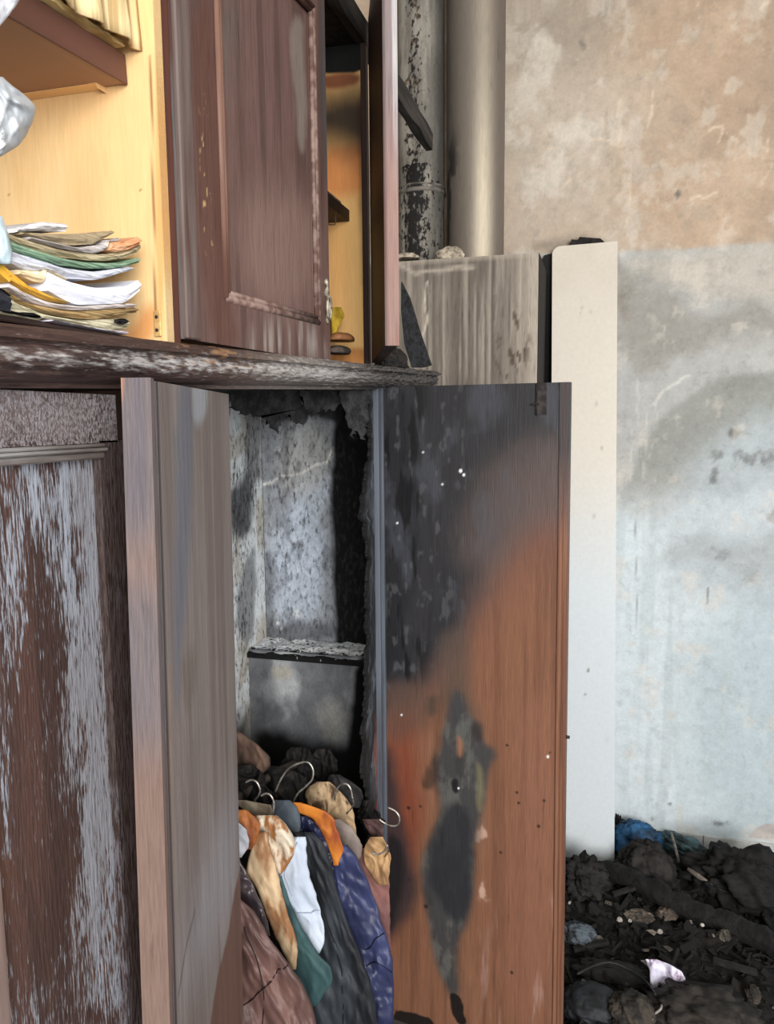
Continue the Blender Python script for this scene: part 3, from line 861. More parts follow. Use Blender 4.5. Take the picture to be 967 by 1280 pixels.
def paint_ed(u, v):
    n = len(u)
    h = v
    c = np.tile(lin((100, 90, 90)), (n, 1))
    c = mixc(c, lin((86, 82, 90)), ss(.4, .7, fbm(u * 60, v * 3, 3, 4)) * .7)
    lo = 1 - ss(ED.uv(170, 1000)[1], ED.uv(170, 880)[1], v)
    c = mixc(c, lin((112, 90, 80)), lo * .85)
    c = mixc(c, lin((116, 96, 88)), np.exp(-((v - ED.uv(165, 705)[1]) / .035) ** 2) * .7)
    c = mixc(c, lin((176, 120, 84)), ED.poly(u, v, [(146, 466), (156, 466), (154, 500), (150, 512)], .003, .003) * .8)
    return c, c * .6, .3 + .08 * fbm(u * 40, v * 3, 9, 3)


ED.build('edge_strip', 14, 300, paint_ed, wm, leafL, .011)
# ---- right leaf, swung out; inner side towards the viewer
bF = hX(711, 900, XF)
best = None
for k in range(-3000, 4000):
    a = math.radians(k / 100)
    q = Vector((XF + .46 * math.cos(a), YH - .46 * math.sin(a), 0))
    dpx = (q - CP)
    w = dpx.dot(_f); xx = IW / 2 + F * dpx.dot(_r) / w
    top = None
    if best is None or abs(xx - 703) < best[0]: best = (abs(xx - 703), a, q)
a_r = math.radians(7.5)
WR_ = .455
Hr = Vector((XF, YH, 0)); Fr = Hr + Vector((math.cos(a_r), -math.sin(a_r), 0)) * WR_
zd0 = .05; zd1 = hit(600, 480.5, Hr, (Fr - Hr).cross(Z)).z
RL = Surf((Hr.x + .006, Hr.y, zd0), (Fr - Hr), WR_, zd1 - zd0, Z - (Fr - Hr).normalized() * .006)
print('right leaf top', zd1, 'free px', [RL.uv(712, 700), RL.uv(480, 700)])
RL.w = RL.uv(708.5, 880)[0]
leafR = bpy.data.objects.new('open_door', None); link(leafR, wr); leafR.location = Vector((Hr.x, Hr.y, zd0)) - wr.location
tag(leafR, 'right leaf swung out, sooty at the top and orange-brown below')


def paint_rl(u, v):
    n = len(u)
    P = RL.poly
    gr = fbm(u * 70, v * 2.0, 3, 4)
    c = np.tile(lin((124, 85, 64)), (n, 1))
    c = mixc(c, lin((100, 66, 50)), ss(.42, .7, gr) * .6)
    c = mixc(c, lin((138, 100, 79)), ss(.55, .75, fbm(u * 26, v * 1.4, 9, 4)) * .5)
    c = mixc(c, lin((134, 92, 74)), P(u, v, [(640, 880), (700, 860), (706, 1280), (620, 1280)], .05, .04, 8, 4) * .5)
    c = mixc(c, lin((168, 134, 124)), ss(.55, .72, fbm(u * 40, v * 5, 29, 4)) * P(u, v, [(600, 1170), (700, 1080), (706, 1290), (600, 1290)], .05, .03, 8, 5) * .85)
    c = mixc(c, lin((196, 164, 146)), ss(.60, .78, fbm(u * 30, v * 22, 31, 4)) * P(u, v, [(596, 1015), (625, 1015), (625, 1120), (590, 1130)], .01, .01) * .7)
    # brownish smoke transition
    tr = P(u, v, [(450, 400), (760, 400), (760, 700), (690, 705), (640, 730), (606, 770), (585, 820), (555, 865), (525, 898), (480, 915), (440, 915)], .075, .035, 7, 6)
    c = mixc(c, lin((108, 74, 62)), tr * .85)
    c = mixc(c, lin((88, 74, 70)), P(u, v, [(450, 400), (760, 400), (760, 640), (690, 650), (640, 685), (606, 730), (592, 775), (568, 820), (538, 860), (505, 888), (440, 900)], .06, .03, 7, 7) * .85)
    dk = P(u, v, [(450, 400), (760, 400), (760, 560), (670, 590), (632, 640), (610, 690), (592, 745), (576, 790), (550, 835), (520, 862), (490, 878), (440, 880)], .05, .03, 7, 8)
    c = mixc(c, lin((45, 45, 48)), dk * .97)
    c = c * (1 - .35 * (dk * (fbm(u * 90, v * 5, 63, 4) - .3).clip(0))[:, None])
    c = mixc(c, lin((88, 76, 73)), P(u, v, [(600, 600), (640, 560), (760, 520), (760, 640), (650, 660), (590, 720), (570, 700)], .06, .04, 8, 9) * .75)
    # bluish and black blooms in the char
    c = mixc(c, lin((26, 26, 31)), P(u, v, [(476, 478), (520, 480), (525, 620), (515, 760), (505, 850), (476, 860)], .02, .03, 10, 12) * .65)
    c = mixc(c, lin((74, 76, 84)), dk * ss(.5, .72, fbm(u * 14, v * 6, 41, 5, .6)) * .5)
    c = mixc(c, lin((104, 106, 110)), dk * ss(.6, .75, fbm(u * 60, v * 30, 47, 4)) * .3 * (1 - ss(.15, .3, u)))
    c = mixc(c, lin((16, 16, 18)), dk * ss(.52, .62, fbm(u * 45, v * 7, 43, 4)) * (1 - ss(.08, .16, u)) * .9)
    # hinge-side scorch low down
    c = mixc(c, lin((120, 58, 40)), P(u, v, [(478, 885), (530, 895), (522, 960), (528, 1040), (508, 1100), (490, 1190), (478, 1190)], .035, .025, 10, 14) * .7)
    c = mixc(c, lin((52, 44, 46)), P(u, v, [(478, 930), (496, 935), (502, 1000), (516, 1060), (520, 1120), (505, 1160), (488, 1180), (478, 1180)], .024, .016, 12, 15) * .92)
    c = mixc(c, lin((28, 26, 28)), P(u, v, [(478, 1040), (505, 1050), (508, 1110), (492, 1165), (478, 1175)], .014, .01, 12, 16) * .9)
    c = mixc(c, lin((84, 70, 62)), P(u, v, [(548, 800), (592, 790), (596, 860), (604, 910), (560, 915), (552, 870)], .03, .02, 12, 71) * .75)
    c = mixc(c, lin((92, 70, 60)), P(u, v, [(478, 860), (520, 850), (545, 880), (540, 905), (500, 925), (478, 915)], .03, .025, 12, 73) * .7)
    # the figure-shaped burn in the middle
    fig = [(566, 860), (580, 862), (590, 895), (603, 905), (607, 930), (622, 935), (612, 965), (606, 1010), (598, 1040), (594, 1070), (592, 1110), (586, 1150), (574, 1175), (570, 1210), (574, 1240), (564, 1250), (548, 1215), (538, 1160), (530, 1110), (526, 1085), (535, 1050), (552, 1025), (556, 1005), (548, 980), (546, 955), (553, 925), (562, 900)]
    m = P(u, v, fig, .014, .008, 20, 17)
    c = mixc(c, lin((92, 72, 56)), P(u, v, fig, .035, .015, 12, 18) * .6)
    c = mixc(c, lin((60, 60, 62)), m * .95)
    c = mixc(c, lin((104, 104, 98)), m * ss(.5, .7, fbm(u * 26, v * 14, 53, 5, .6)) * .5)
    c = mixc(c, lin((46, 44, 44)), m * ss(.55, .7, fbm(u * 24, v * 9, 57, 4)) * .5)
    c = mixc(c, lin((40, 41, 45)), P(u, v, [(552, 1010), (585, 1000), (592, 1070), (585, 1150), (560, 1150), (540, 1110), (535, 1075)], .016, .012, 14, 19) * .9)
    c = mixc(c, lin((118, 112, 84)), P(u, v, [(598, 950), (606, 960), (604, 1010), (596, 1015)], .010, .008, 20, 20) * .7)
    c = mixc(c, lin((150, 104, 78)), P(u, v, [(574, 918), (580, 925), (580, 945), (573, 944)], .008, .004, 20, 21) * .8)
    c = mixc(c, lin((26, 25, 26)), P(u, v, [(565, 975), (576, 972), (576, 992), (567, 990)], .004, .006, 30, 22) * .95)
    c = mixc(c, lin((50, 44, 42)), P(u, v, [(590, 905), (605, 900), (606, 925), (594, 925)], .012, .010, 24, 22) * .8)
    c = mixc(c, lin((70, 60, 50)), P(u, v, [(535, 868), (548, 870), (546, 892), (536, 892)], .012, .012, 24, 23) * .8)
    c = mixc(c, lin((44, 36, 32)), P(u, v, [(538, 945), (548, 940), (548, 985), (530, 985), (530, 970)], .012, .016, 25, 24) * .7)
    c = mixc(c, lin((20, 19, 19)), P(u, v, [(558, 1240), (574, 1240), (586, 1282), (570, 1282)], .003, .008, 25, 25) * .97)
    c = mixc(c, lin((22, 20, 20)), P(u, v, [(490, 1258), (520, 1268), (545, 1276), (545, 1320), (488, 1320)], .003, .008, 25, 26) * .97)
    # dark specks and a few white ones
    for (x, y, r) in [(636, 931, 2), (675, 1032, 2.5), (650, 1003, 2), (627, 1065, 2), (648, 990, 2), (682, 1000, 2), (690, 940, 1.5), (640, 1215, 2.5), (512, 1010, 3), (527, 1008, 2), (533, 1133, 3), (512, 1100, 2)]:
        Q = RL.uv(x, y); d = np.hypot(u - Q[0], v - Q[1])
        c = mixc(c, lin((40, 30, 26)), (1 - ss(r * .0012, r * .0024, d)) * .9)
    for (x, y, r) in [(580, 588, 2.6), (584, 593, 2), (557, 605, 1.6), (533, 565, 1.5), (500, 654, 1.8), (504, 894, 1.8), (687, 945, 2), (575, 985, 1.5)]:
        Q = RL.uv(x, y); d = np.hypot(u - Q[0], v - Q[1])
        c = mixc(c, lin((225, 225, 225)), (1 - ss(r * .0012, r * .0022, d)))
    return c, c * .62, .33 + .05 * (gr - .5)


RL.build('panel', 190, 640, paint_rl, painted('sooty_veneer', 180, 24, .1, .48, .13, 420, 24, .22, .35), leafR, .02)
red_edge = plain('edge_wood', (140, 92, 66), (104, 66, 50), scale=30, stretch=VERT, rough=.55)
# edging strip: painted so that soot thins downwards
ES = Surf(RL.O + RL.U * (RL.w - .019) + RL.N * .0045, RL.U, .0225, RL.h, RL.V)


def paint_es(u, v):
    n = len(u)
    c = np.tile(lin((132, 92, 70)), (n, 1)); c = mixc(c, lin((104, 68, 52)), ss(.4, .7, fbm(u * 200, v * 2, 4, 3)))
    h = ES.uv(705, 620)[1]
    c = mixc(c, lin((92, 76, 72)), ss(h - .15, h + .02, v) * .9); c = mixc(c, lin((60, 58, 60)), ss(h, h + .12, v) * .9)
    c = mixc(c, lin((84, 54, 42)), (np.exp(-((u - .011) / .0015) ** 2)) * .7)
    return c, c * .7, np.full(n, .33)


ES.build('edge_strip', 16, 300, paint_es, painted('sooty_veneer'), leafR, .0245)
# slotted latch bolt at the top
iron = plain('sooty_iron', (70, 64, 62), (46, 42, 42), scale=60, rough=.6, metal=.5)
la = RL.uv(682, 497)
obox('latch', RL.O, RL.U, RL.V, la[0] - .012, la[0] + .012, la[1] - .036, RL.h, -.002, .0025, iron, leafR, .0008)
latch = [c for c in leafR.children if c.name.startswith('latch')][0]
obox('bolt', RL.O, RL.U, RL.V, la[0] - .012, la[0] - .009, la[1] - .038, RL.h - .001, .002, .006, char, latch, .0005)
obox('bolt_knob', RL.O, RL.U, RL.V, la[0] - .022, la[0] - .004, la[1] - .014, la[1] - .010, .004, .009, char, latch, .0005)
kq = RL.uv(709, 922)
tube('lock_stud', [RL.O + RL.U * (RL.w) + RL.V * kq[1] - RL.N * .01, RL.O + RL.U * (RL.w + .011) + RL.V * kq[1] - RL.N * .01], .004, iron, leafR, 10, 1)
for z in (.4, 1.3):
    tube('hinge', [(Hr.x + .006, Hr.y - .003, z), (Hr.x + .006, Hr.y - .003, z + .07)], .004, iron, leafR, 10, 1)

# ---- charred jamb that carries it
JA = Surf((XF, YH - .19, .10), (0, 1, 0), .185, zd1 - .10)


def paint_ja(u, v):
    n = len(u)
    c = np.tile(lin((64, 68, 74)), (n, 1))
    c = mixc(c, lin((36, 37, 40)), ss(.42, .6, fbm(u * 30, v * 12, 3, 4)))
    c = mixc(c, lin((104, 110, 116)), ss(.58, .72, fbm(u * 40, v * 14, 7, 4)) * .6)
    lo = 1 - ss(JA.uv(475, 960)[1], JA.uv(475, 860)[1], v)
    c = mixc(c, lin((156, 84, 62)), lo * ss(.08, .13, u) * .8)
    c = mixc(c, lin((22, 22, 23)), 1 - ss(.01, .05, u))
    return c, np.tile(lin((24, 24, 25)), (n, 1)), .36 + .1 * (1 - ss(.02, .1, u))


def edge_ja(u, v):
    w = JA.w
    k = 1 - u / w
    r = (fbm(v * 9, v * 0 + 3, 3, 5, .6) - .35) * .11 + (fbm(v * 45, v * 0, 9, 4) - .5) * .05 + .05 * ss(JA.uv(470, 560)[1], JA.uv(470, 640)[1], -v + 2 * JA.uv(470, 600)[1])
    return u + k * np.clip(r + .035, -.0, .13), v


JA.build('jamb', 40, 420, paint_ja, painted('charred_board', 120, 5, .09, .75, .2, 300, 8, .35, .3), wr, .007, edge_ja)
railm = plain('sooty_rail', (92, 98, 108), (56, 58, 64), scale=30, stretch=VERT, rough=.55)
for (dy, w_, pr) in ((-.062, .016, .012), (-.036, .014, .016)):
    obox('jamb_bead', (XF, YH, 0), (0, 1, 0), (0, 0, 1), dy, dy + w_, .1, zd1 - .002, -.005, pr, railm, wr, .002)

# ---- inside of the burnt bay
BK = Surf((XB, YL - .01, .10), (0, 1, 0), YS - YL + .01, zd1 + .02 - .10)


def paint_bk(u, v):
    n = len(u)
    c = np.tile(lin((216, 220, 222)), (n, 1))
    c = mixc(c, lin((190, 186, 178)), ss(.45, .65, fbm(u * 12, v * 8, 3, 4)))
    c = mixc(c, lin((60, 60, 64)), BK.poly(u, v, [(284, 600), (318, 590), (318, 660), (305, 670), (284, 670)], .03, .04, 12, 5) * .9)
    c = mixc(c, lin((120, 120, 122)), BK.poly(u, v, [(308, 500), (326, 500), (326, 600), (306, 600)], .02, .03, 12, 6) * .8)
    c = mixc(c, lin((90, 92, 94)), BK.poly(u, v, [(300, 700), (326, 690), (320, 790), (296, 820)], .02, .04, 10, 7) * .7)
    c = mixc(c, lin((40, 38, 36)), BK.poly(u, v, [(270, 905), (330, 890), (330, 1300), (270, 1300)], .06, .04, 10, 8))
    c = mixc(c, lin((30, 29, 29)), BK.poly(u, v, [(270, 470), (345, 470), (345, 512), (270, 512)], .02, .03, 10, 8))
    c = c * (.85 + .4 * fbm(u * 50, v * 40, 87, 4, .65))[:, None]
    b = .38 + .2 * (fbm(u * 10, v * 5, 9, 4) - .5)
    b += .05 * BK.poly(u, v, [(284, 540), (326, 530), (320, 690), (284, 690)], .03, .04)
    return c, np.tile(lin((34, 34, 36)), (n, 1)), b


soot_m = painted('burnt_plaster', 90, 2.2, .16, .85, .12, 240, 2, .5, .2)
BK.build('back_panel', 220, 300, paint_bk, soot_m, wr, .02)
SP = Surf((XB + .002, YS, .10), (1, 0, 0), XF - XB - .025, zd1 + .02 - .10)


def paint_sp(u, v):
    n = len(u)
    P = SP.poly
    c = np.tile(lin((150, 154, 160)), (n, 1))
    c = mixc(c, lin((190, 198, 210)), ss(.45, .62, fbm(u * 7, v * 4, 3, 4)) * .8)
    c = mixc(c, lin((196, 206, 222)), P(u, v, [(345, 640), (405, 620), (410, 780), (350, 790), (345, 720)], .03, .03, 10, 4) * .6)
    c = mixc(c, lin((196, 194, 188)), P(u, v, [(345, 540), (400, 520), (412, 600), (350, 620)], .03, .03, 10, 5) * .5)
    c = mixc(c, lin((92, 94, 98)), P(u, v, [(326, 690), (345, 690), (345, 800), (322, 800)], .02, .02, 10, 6) * .7)
    c = mixc(c, lin((232, 230, 224)), SP.line(u, v, [(328, 606), (345, 598), (375, 592), (395, 582), (412, 576), (418, 560)], .004, .004, .008, 30, 7) * .9)
    for (x, y, r) in [(347, 562, 5), (347, 779, 4), (352, 786, 3), (372, 768, 9)]:
        Q = SP.uv(x, y); d = np.hypot(u - Q[0], v - Q[1]); c = mixc(c, lin((214, 218, 222)), (1 - ss(r * .001, r * .0024, d)) * .9)
    c = mixc(c, lin((66, 66, 68)), P(u, v, [(322, 785), (420, 775), (420, 805), (322, 805)], .02, .03, 10, 8) * .6)
    c = c * (.72 + .56 * fbm(u * 60, v * 40, 83, 4, .65))[:, None]
    c = mixc(c, lin((90, 92, 96)), ss(.56, .72, fbm(u * 24, v * 14, 85, 5, .6)) * .5)
    # burnt through to black on the right and at the top
    c = mixc(c, lin((16, 15, 15)), P(u, v, [(414, 470), (500, 470), (500, 1400), (424, 1400), (416, 900), (420, 700), (410, 640), (418, 560)], .012, .014, 12, 9))
    c = mixc(c, lin((40, 38, 38)), P(u, v, [(320, 470), (430, 470), (428, 540), (410, 522), (380, 520), (350, 530), (320, 520)], .008, .014, 14, 10) * .9)
    return c, np.tile(lin((48, 48, 50)), (n, 1)), .38 + .1 * (fbm(u * 12, v * 8, 12, 4) - .5)


SP.build('end_panel', 170, 300, paint_sp, soot_m, wr, .018)
# lower block with a crumbled ledge
zl = hY(380, 806, YS - .05).z
yk = 2.14
LB = Surf((XB + .002, yk, .10), (1, 0, 0), XF - XB - .03, zl - .10)


def paint_lb(u, v):
    n = len(u)
    P = LB.poly
    c = np.tile(lin((112, 114, 118)), (n, 1))
    c = mixc(c, lin((172, 174, 176)), ss(.5, .66, fbm(u * 8, v * 6, 3, 4)) * .8)
    c = mixc(c, lin((168, 162, 150)), P(u, v, [(335, 832), (365, 830), (364, 850), (345, 852)], .012, .012, 18, 4) * .8)
    c = mixc(c, lin((166, 166, 160)), P(u, v, [(395, 880), (425, 870), (432, 930), (400, 930)], .03, .02, 10, 5) * .8)
    c = mixc(c, lin((50, 51, 55)), P(u, v, [(305, 830), (340, 830), (345, 900), (305, 905)], .03, .02, 10, 6) * .6)
    c = c * (.65 + .7 * fbm(u * 34, v * 24, 89, 5, .65))[:, None]
    c = mixc(c, lin((20, 19, 19)), P(u, v, [(300, 905), (360, 920), (420, 935), (500, 925), (500, 1400), (290, 1400)], .03, .02, 10, 7))
    c = mixc(c, lin((14, 13, 13)), P(u, v, [(432, 800), (500, 800), (500, 1400), (436, 1400)], .012, .012, 10, 8))
    return c, np.tile(lin((70, 72, 76)), (n, 1)), .15 + .22 * (fbm(u * 12, v * 8, 12, 4) - .5)


LB.build('lower_end_panel', 150, 200, paint_lb, soot_m, wr, .018)
LT = Surf((XB + .002, yk - .012, zl), (1, 0, 0), XF - XB - .03, YS - yk + .012, (0, 1, 0))


def paint_lt(u, v):
    n = len(u)
    c = np.tile(lin((214, 216, 218)), (n, 1))
    c = mixc(c, lin((236, 236, 236)), ss(.5, .62, fbm(u * 18, v * 18, 3, 4)))
    b = .42 + .28 * (1 - ss(.0, .05, v)) + .6 * ss(.34, .40, u)
    return c, np.tile(lin((24, 24, 24)), (n, 1)), b


def rel_lt(u, v): return (fbm(u * 25, v * 25, 4, 4) - .5) * .02 - .008 * (1 - ss(0, .03, v))


LT.build('ledge', 150, 60, paint_lt, painted('crumbled_ledge', 90, 1, .06, .9, .15, 300, 1, .7, .2), wr, .022, None, rel_lt)
# torn charred scraps hanging under the top
flk = [[(284, 488), (340, 488), (334, 508), (322, 520), (300, 517), (288, 508)], [(330, 488), (385, 488), (380, 528), (368, 530), (362, 520), (350, 524), (347, 541), (333, 530), (325, 518)],
       [(375, 488), (430, 488), (425, 505), (412, 514), (402, 510), (390, 519), (380, 512)], [(425, 488), (462, 488), (460, 520), (455, 548), (446, 540), (440, 548), (432, 520)]]
for k, pts in enumerate(flk):
    Yk = (1.62, 1.78, 1.72, 1.70)[k]
    P2 = []
    for i in range(len(pts)):
        x0, y0 = pts[i]; x1, y1 = pts[(i + 1) % len(pts)]
        for t in (0, .14, .28, .42, .56, .7, .84):
            j = 0 if y0 < 490 and y1 < 490 else 3.2
            P2.append(hY(x0 + (x1 - x0) * t + random.uniform(-j, j), y0 + (y1 - y0) * t + random.uniform(-j, j), Yk))
    plate('charred_scrap', P2, (0, 1, 0), .008, plain('charred_scrap', (56, 56, 58), (26, 25, 25), scale=30, rough=.8, bump=.8, bscale=90, dist=.008), wr)
# ================================================================== upper cabinet
ZU = zc(.9) + .001
YP1 = hX(201, 250, XF).y
YU = hX(220, 250, XF).y         # hinge line of its left door
YP2 = hX(459, 300, XF).y        # second partition
print('upper', YP1, YU, YP2, ZU)
uc = thing('upper_cabinet', 'dark red-brown upper cabinet standing on the cornice, pale wood inside', 'cabinet', (-0.79, 1.2, ZU))
ztu = hX(440, 30, XF).z         # top rail
P1 = Surf((XB, YP1, ZU), (1, 0, 0), XF - XB, ztu + .05 - ZU)


def paint_p1(u, v):
    n = len(u)
    c = np.tile(lin((230, 197, 146)), (n, 1))
    c = mixc(c, lin((226, 186, 130)), ss(.42, .66, fbm(u * 12, v * 2.2, 3, 5)) * .7)
    c = mixc(c, lin((244, 216, 170)), ss(.5, .7, fbm(u * 5, v * 1.6, 9, 4)) * .6)
    # scorched corner by the hinge
    c = mixc(c, lin((196, 128, 66)), P1.poly(u, v, [(150, 425), (170, 390), (190, 375), (196, 430)], .012, .012, 20, 4) * .8)
    c = mixc(c, lin((214, 158, 96)), P1.poly(u, v, [(193, 0), (206, 0), (206, 430), (196, 430)], .003, .002) * .8)
    c = mixc(c, lin((130, 88, 52)), P1.line(u, v, [(188, 70), (191.5, 240), (194.5, 400)], .0012, .0009) * .9)
    for (x, y) in ((134, 168), (176, 238), (12, 244), (118, 105)):
        Q = P1.uv(x, y); d = np.hypot(u - Q[0], v - Q[1]); c = mixc(c, lin((120, 84, 54)), (1 - ss(.001, .0022, d)) * .8)
    return c, c * .86, .33 + .04 * (fbm(u * 9, v * 2, 5, 3) - .5)


P1.build('partition', 150, 300, paint_p1, painted('pale_plywood', 50, 14, .12, .6, .05, 300, 12, .08, .3), uc, .018)
redw = plain('red_stained_wood', (98, 58, 46), (68, 42, 36), scale=30, stretch=VERT, rough=.6, bump=.25)
greyw = plain('greyed_stained_wood', (104, 92, 88), (78, 56, 50), scale=50, stretch=VERT, rough=.65, bump=.3)
obox('frame_stile', (XF - .016, 0, 0), (0, 1, 0), (0, 0, 1), YP1 + .0005, YU - .001, ZU, ztu + .05, 0, .016, redw, uc)
box('back_board', (XB - .012, -.3, ZU), (XB - .002, YP2 + .02, ztu), wood_raw, uc)
box('bottom_board', (XB, -.3, ZU), (XF - .012, YP2 + .018, ZU + .006), plain('dark_base', (60, 44, 40), (44, 34, 32), scale=20, stretch=ALY, rough=.6), uc)
# small brass hinge plate on the partition
hp = P1.uv(203, 405); h0 = P1.uv(203, 421)[1]; h1 = P1.uv(203, 388)[1]
hg = obox('hinge_plate', P1.O, P1.U, Z, hp[0] - .011, hp[0] - .001, h0, h1, 0, .003, plain('pale_brass', (214, 176, 116), (170, 130, 80), scale=60, rough=.5, metal=.2), uc, .001)
for k in (.25, .75):
    tube('screw', [P1.O + P1.U * (hp[0] - .006) + Z * (h0 + (h1 - h0) * k) - P1.N * -.0025, P1.O + P1.U * (hp[0] - .006) + Z * (h0 + (h1 - h0) * k) + P1.N * .0042], .0022, iron, hg, 8, 1)

# ---- left door, slightly ajar
best = None
Wd = .45
for k in range(0, 2500):
    a = math.radians(k / 100)
    q = Vector((XF + .004 + Wd * math.sin(a), YU + Wd * math.cos(a), EYE + .4)) - CP
    xx = IW / 2 + F * q.dot(_r) / q.dot(_f)
    if best is None or abs(xx - 409.5) < best[0]: best = (abs(xx - 409.5), a)
aU = best[1]; print('upper door angle', math.degrees(aU))
UD = (math.sin(aU), math.cos(aU), 0)
HU = Vector((XF + .004, YU, 0))
tmp = Surf(HU, UD, 1, 1)
zb_ = HU.z + .5 * (tmp.uv(230, 425)[1] + tmp.uv(413, 451)[1])
print('door bottoms', tmp.uv(230, 425), tmp.uv(413, 451))
zb_ = max(zb_, ZU + .004)
U1 = Surf((HU.x, HU.y, zb_), UD, Wd, ztu + .035 - zb_)
ud = bpy.data.objects.new('panelled_door', None); link(ud, uc); ud.location = Vector((HU.x, HU.y, zb_)) - uc.location
tag(ud, 'panelled door standing slightly ajar')
pl0 = U1.uv(284, 372)[0]; pl1 = U1.uv(397, 395)[0]
pv0 = .5 * (U1.uv(284, 372)[1] + U1.uv(398, 398)[1]); pv1 = U1.uv(385, 6)[1]
print('panel', pl0, pl1, pv0, pv1, 'of', Wd, U1.h)


def paint_u1(u, v):
    n = len(u)
    st = fbm(u * 60, v * 2.2, 3, 4)
    c = np.tile(lin((96, 73, 67)), (n, 1))
    c = mixc(c, lin((72, 52, 47)), ss(.4, .68, st) * .7)
    c = mixc(c, lin((122, 98, 90)), U1.poly(u, v, [(300, 230), (400, 230), (405, 390), (300, 370)], .06, .04, 7, 4) * .75)
    c = mixc(c, lin((84, 80, 78)), U1.poly(u, v, [(272, 0), (300, 0), (300, 120), (280, 120)], .03, .03, 8, 5) * .5)
    c = mixc(c, lin((122, 112, 102)), U1.poly(u, v, [(366, 10), (388, 20), (388, 190), (378, 190)], .012, .02, 10, 6) * .7)
    c = mixc(c, lin((84, 52, 42)), U1.poly(u, v, [(236, 0), (272, 0), (284, 370), (300, 430), (250, 425)], .012, .01, 10, 7) * .6)
    c = mixc(c, lin((146, 136, 130)), U1.poly(u, v, [(320, 408), (395, 405), (410, 450), (310, 440)], .03, .02, 16, 8) * ss(.35, .75, fbm(u * 110, v * 7, 9, 4)) * .9)
    c = mixc(c, lin((104, 100, 98)), U1.poly(u, v, [(214, 0), (236, 0), (242, 430), (222, 430)], .005, .004, 10, 9) * .8)
    c = mixc(c, lin((66, 66, 66)), U1.poly(u, v, [(396, -10), (420, -10), (420, 240), (404, 240)], .006, .004, 10, 9) * .7)
    c = mixc(c, lin((190, 158, 108)), U1.poly(u, v, [(246, 120), (258, 120), (268, 350), (258, 350)], .006, .006) * ss(.68, .76, fbm(u * 220, v * 60, 19, 3)) * .7)
    return c, c * .6, .33 + .06 * (st - .5)


um = painted('red_brown_door', 200, 22, .1, .55, .16, 420, 22, .3, .3)


def rel_u1(u, v):
    ins = np.minimum(np.minimum(u - pl0, pl1 - u), np.minimum(v - pv0, pv1 - v))
    return -.007 * ss(0, .004, ins)


U1.build('leaf', 190, 330, paint_u1, um, ud, .02, None, rel_u1)
mm = plain('door_moulding', (110, 76, 66), (84, 58, 52), scale=40, stretch=VERT, rough=.5, bump=.2)
mm2 = plain('door_moulding_worn', (134, 112, 104), (96, 72, 64), scale=60, rough=.55, bump=.3)

mm3 = plain('door_moulding_edge', (126, 94, 80), (96, 68, 58), scale=50, stretch=VERT, rough=.5, bump=.2)


def mould(p, q, r, mat):
    A = U1.O + U1.U * p[0] + Z * p[1]; B = U1.O + U1.U * q[0] + Z * q[1]
    t = tube('moulding', [A + U1.N * -.001, B + U1.N * -.001], r, mat, ud, 10, 1)
    return t


for off, r in ((-.004, .0055), (.004, .0042)):
    a0, a1, b0, b1 = pl0 + off, pl1 - off, pv0 + off, pv1 - off
    mould((a0, b0), (a0, b1), r, mm3); mould((a1, b0), (a1, b1), r, mm2)
    mould((a0, b0), (a1, b0), r, mm2); mould((a0, b1), (a1, b1), r, mm)
# lapped strip along the hinge side
sw = U1.uv(241, 250)[0]
obox('lap_strip', U1.O, U1.U, Z, -.001, sw, 0, U1.h, -.002, .006, greyw, ud, .002)
# ornate pull plate near the free edge
orn = plain('worn_brass', (176, 166, 148), (104, 96, 86), scale=90, rough=.45, metal=.3, bump=.4)
e0 = U1.uv(407, 385); e1 = U1.uv(405, 345)
pp_ = U1.O + U1.N * .003
cx_, cz_ = min(e0[0], Wd - .012), e0[1]
pull = tube('pull_ring', [pp_ + U1.U * (cx_ + .008 * math.cos(w)) + Z * (cz_ + .020 * math.sin(w)) + U1.N * .004 for w in np.linspace(0, 2 * math.pi, 15)], .0026, orn, ud, 8, 2)
tube('pull_ring', [pp_ + U1.U * (cx_ + .003 * math.cos(w)) + Z * (cz_ + .010 * math.sin(w)) + U1.N * .004 for w in np.linspace(0, 2 * math.pi, 15)], .0018, orn, ud, 8, 2)
tube('pull_plate', [pp_ + U1.U * (cx_ + dx) + Z * (cz_ + dz) for dx, dz in ((0, .052), (-.003, .045), (.001, .036), (-.002, .026), (0, .018), (0, 0), (0, -.02), (.001, -.027))], [.002, .0045, .003, .005, .003, .004, .004, .002], orn, ud, 8, 3)

# ---- second compartment
P2 = Surf((XB, YP2, ZU), (1, 0, 0), XF - XB - .012, ztu + .02 - ZU)


def paint_p2(u, v):
    n = len(u)
    c = np.tile(lin((250, 200, 128)), (n, 1))
    c = mixc(c, lin((236, 172, 104)), ss(.4, .7, fbm(u * 14, v * 2, 3, 4)) * .6)
    c = mixc(c, lin((226, 134, 74)), P2.poly(u, v, [(400, 180), (470, 180), (470, 240), (400, 250)], .02, .01) * .7)
    c = mixc(c, lin((36, 32, 32)), P2.poly(u, v, [(380, 115), (480, 100), (480, 200), (430, 188), (380, 178)], .06, .012, 14, 5) * .96)
    c = mixc(c, lin((120, 62, 42)), P2.poly(u, v, [(400, 92), (450, 90), (450, 108), (400, 112)], .008, .006) * .9)
    c = mixc(c, lin((14, 13, 13)), P2.poly(u, v, [(350, -80), (500, -80), (500, 90), (350, 93)], .003, .002))
    c = mixc(c, lin((60, 34, 24)), P2.poly(u, v, [(446, 100), (480, 100), (480, 470), (458, 470), (454, 300)], .012, .008, 10, 6) * .92)
    c = mixc(c, lin((190, 110, 50)), P2.poly(u, v, [(412, 440), (465, 435), (465, 470), (412, 470)], .008, .008) * .7)
    return c, c * .75, np.full(n, .33)


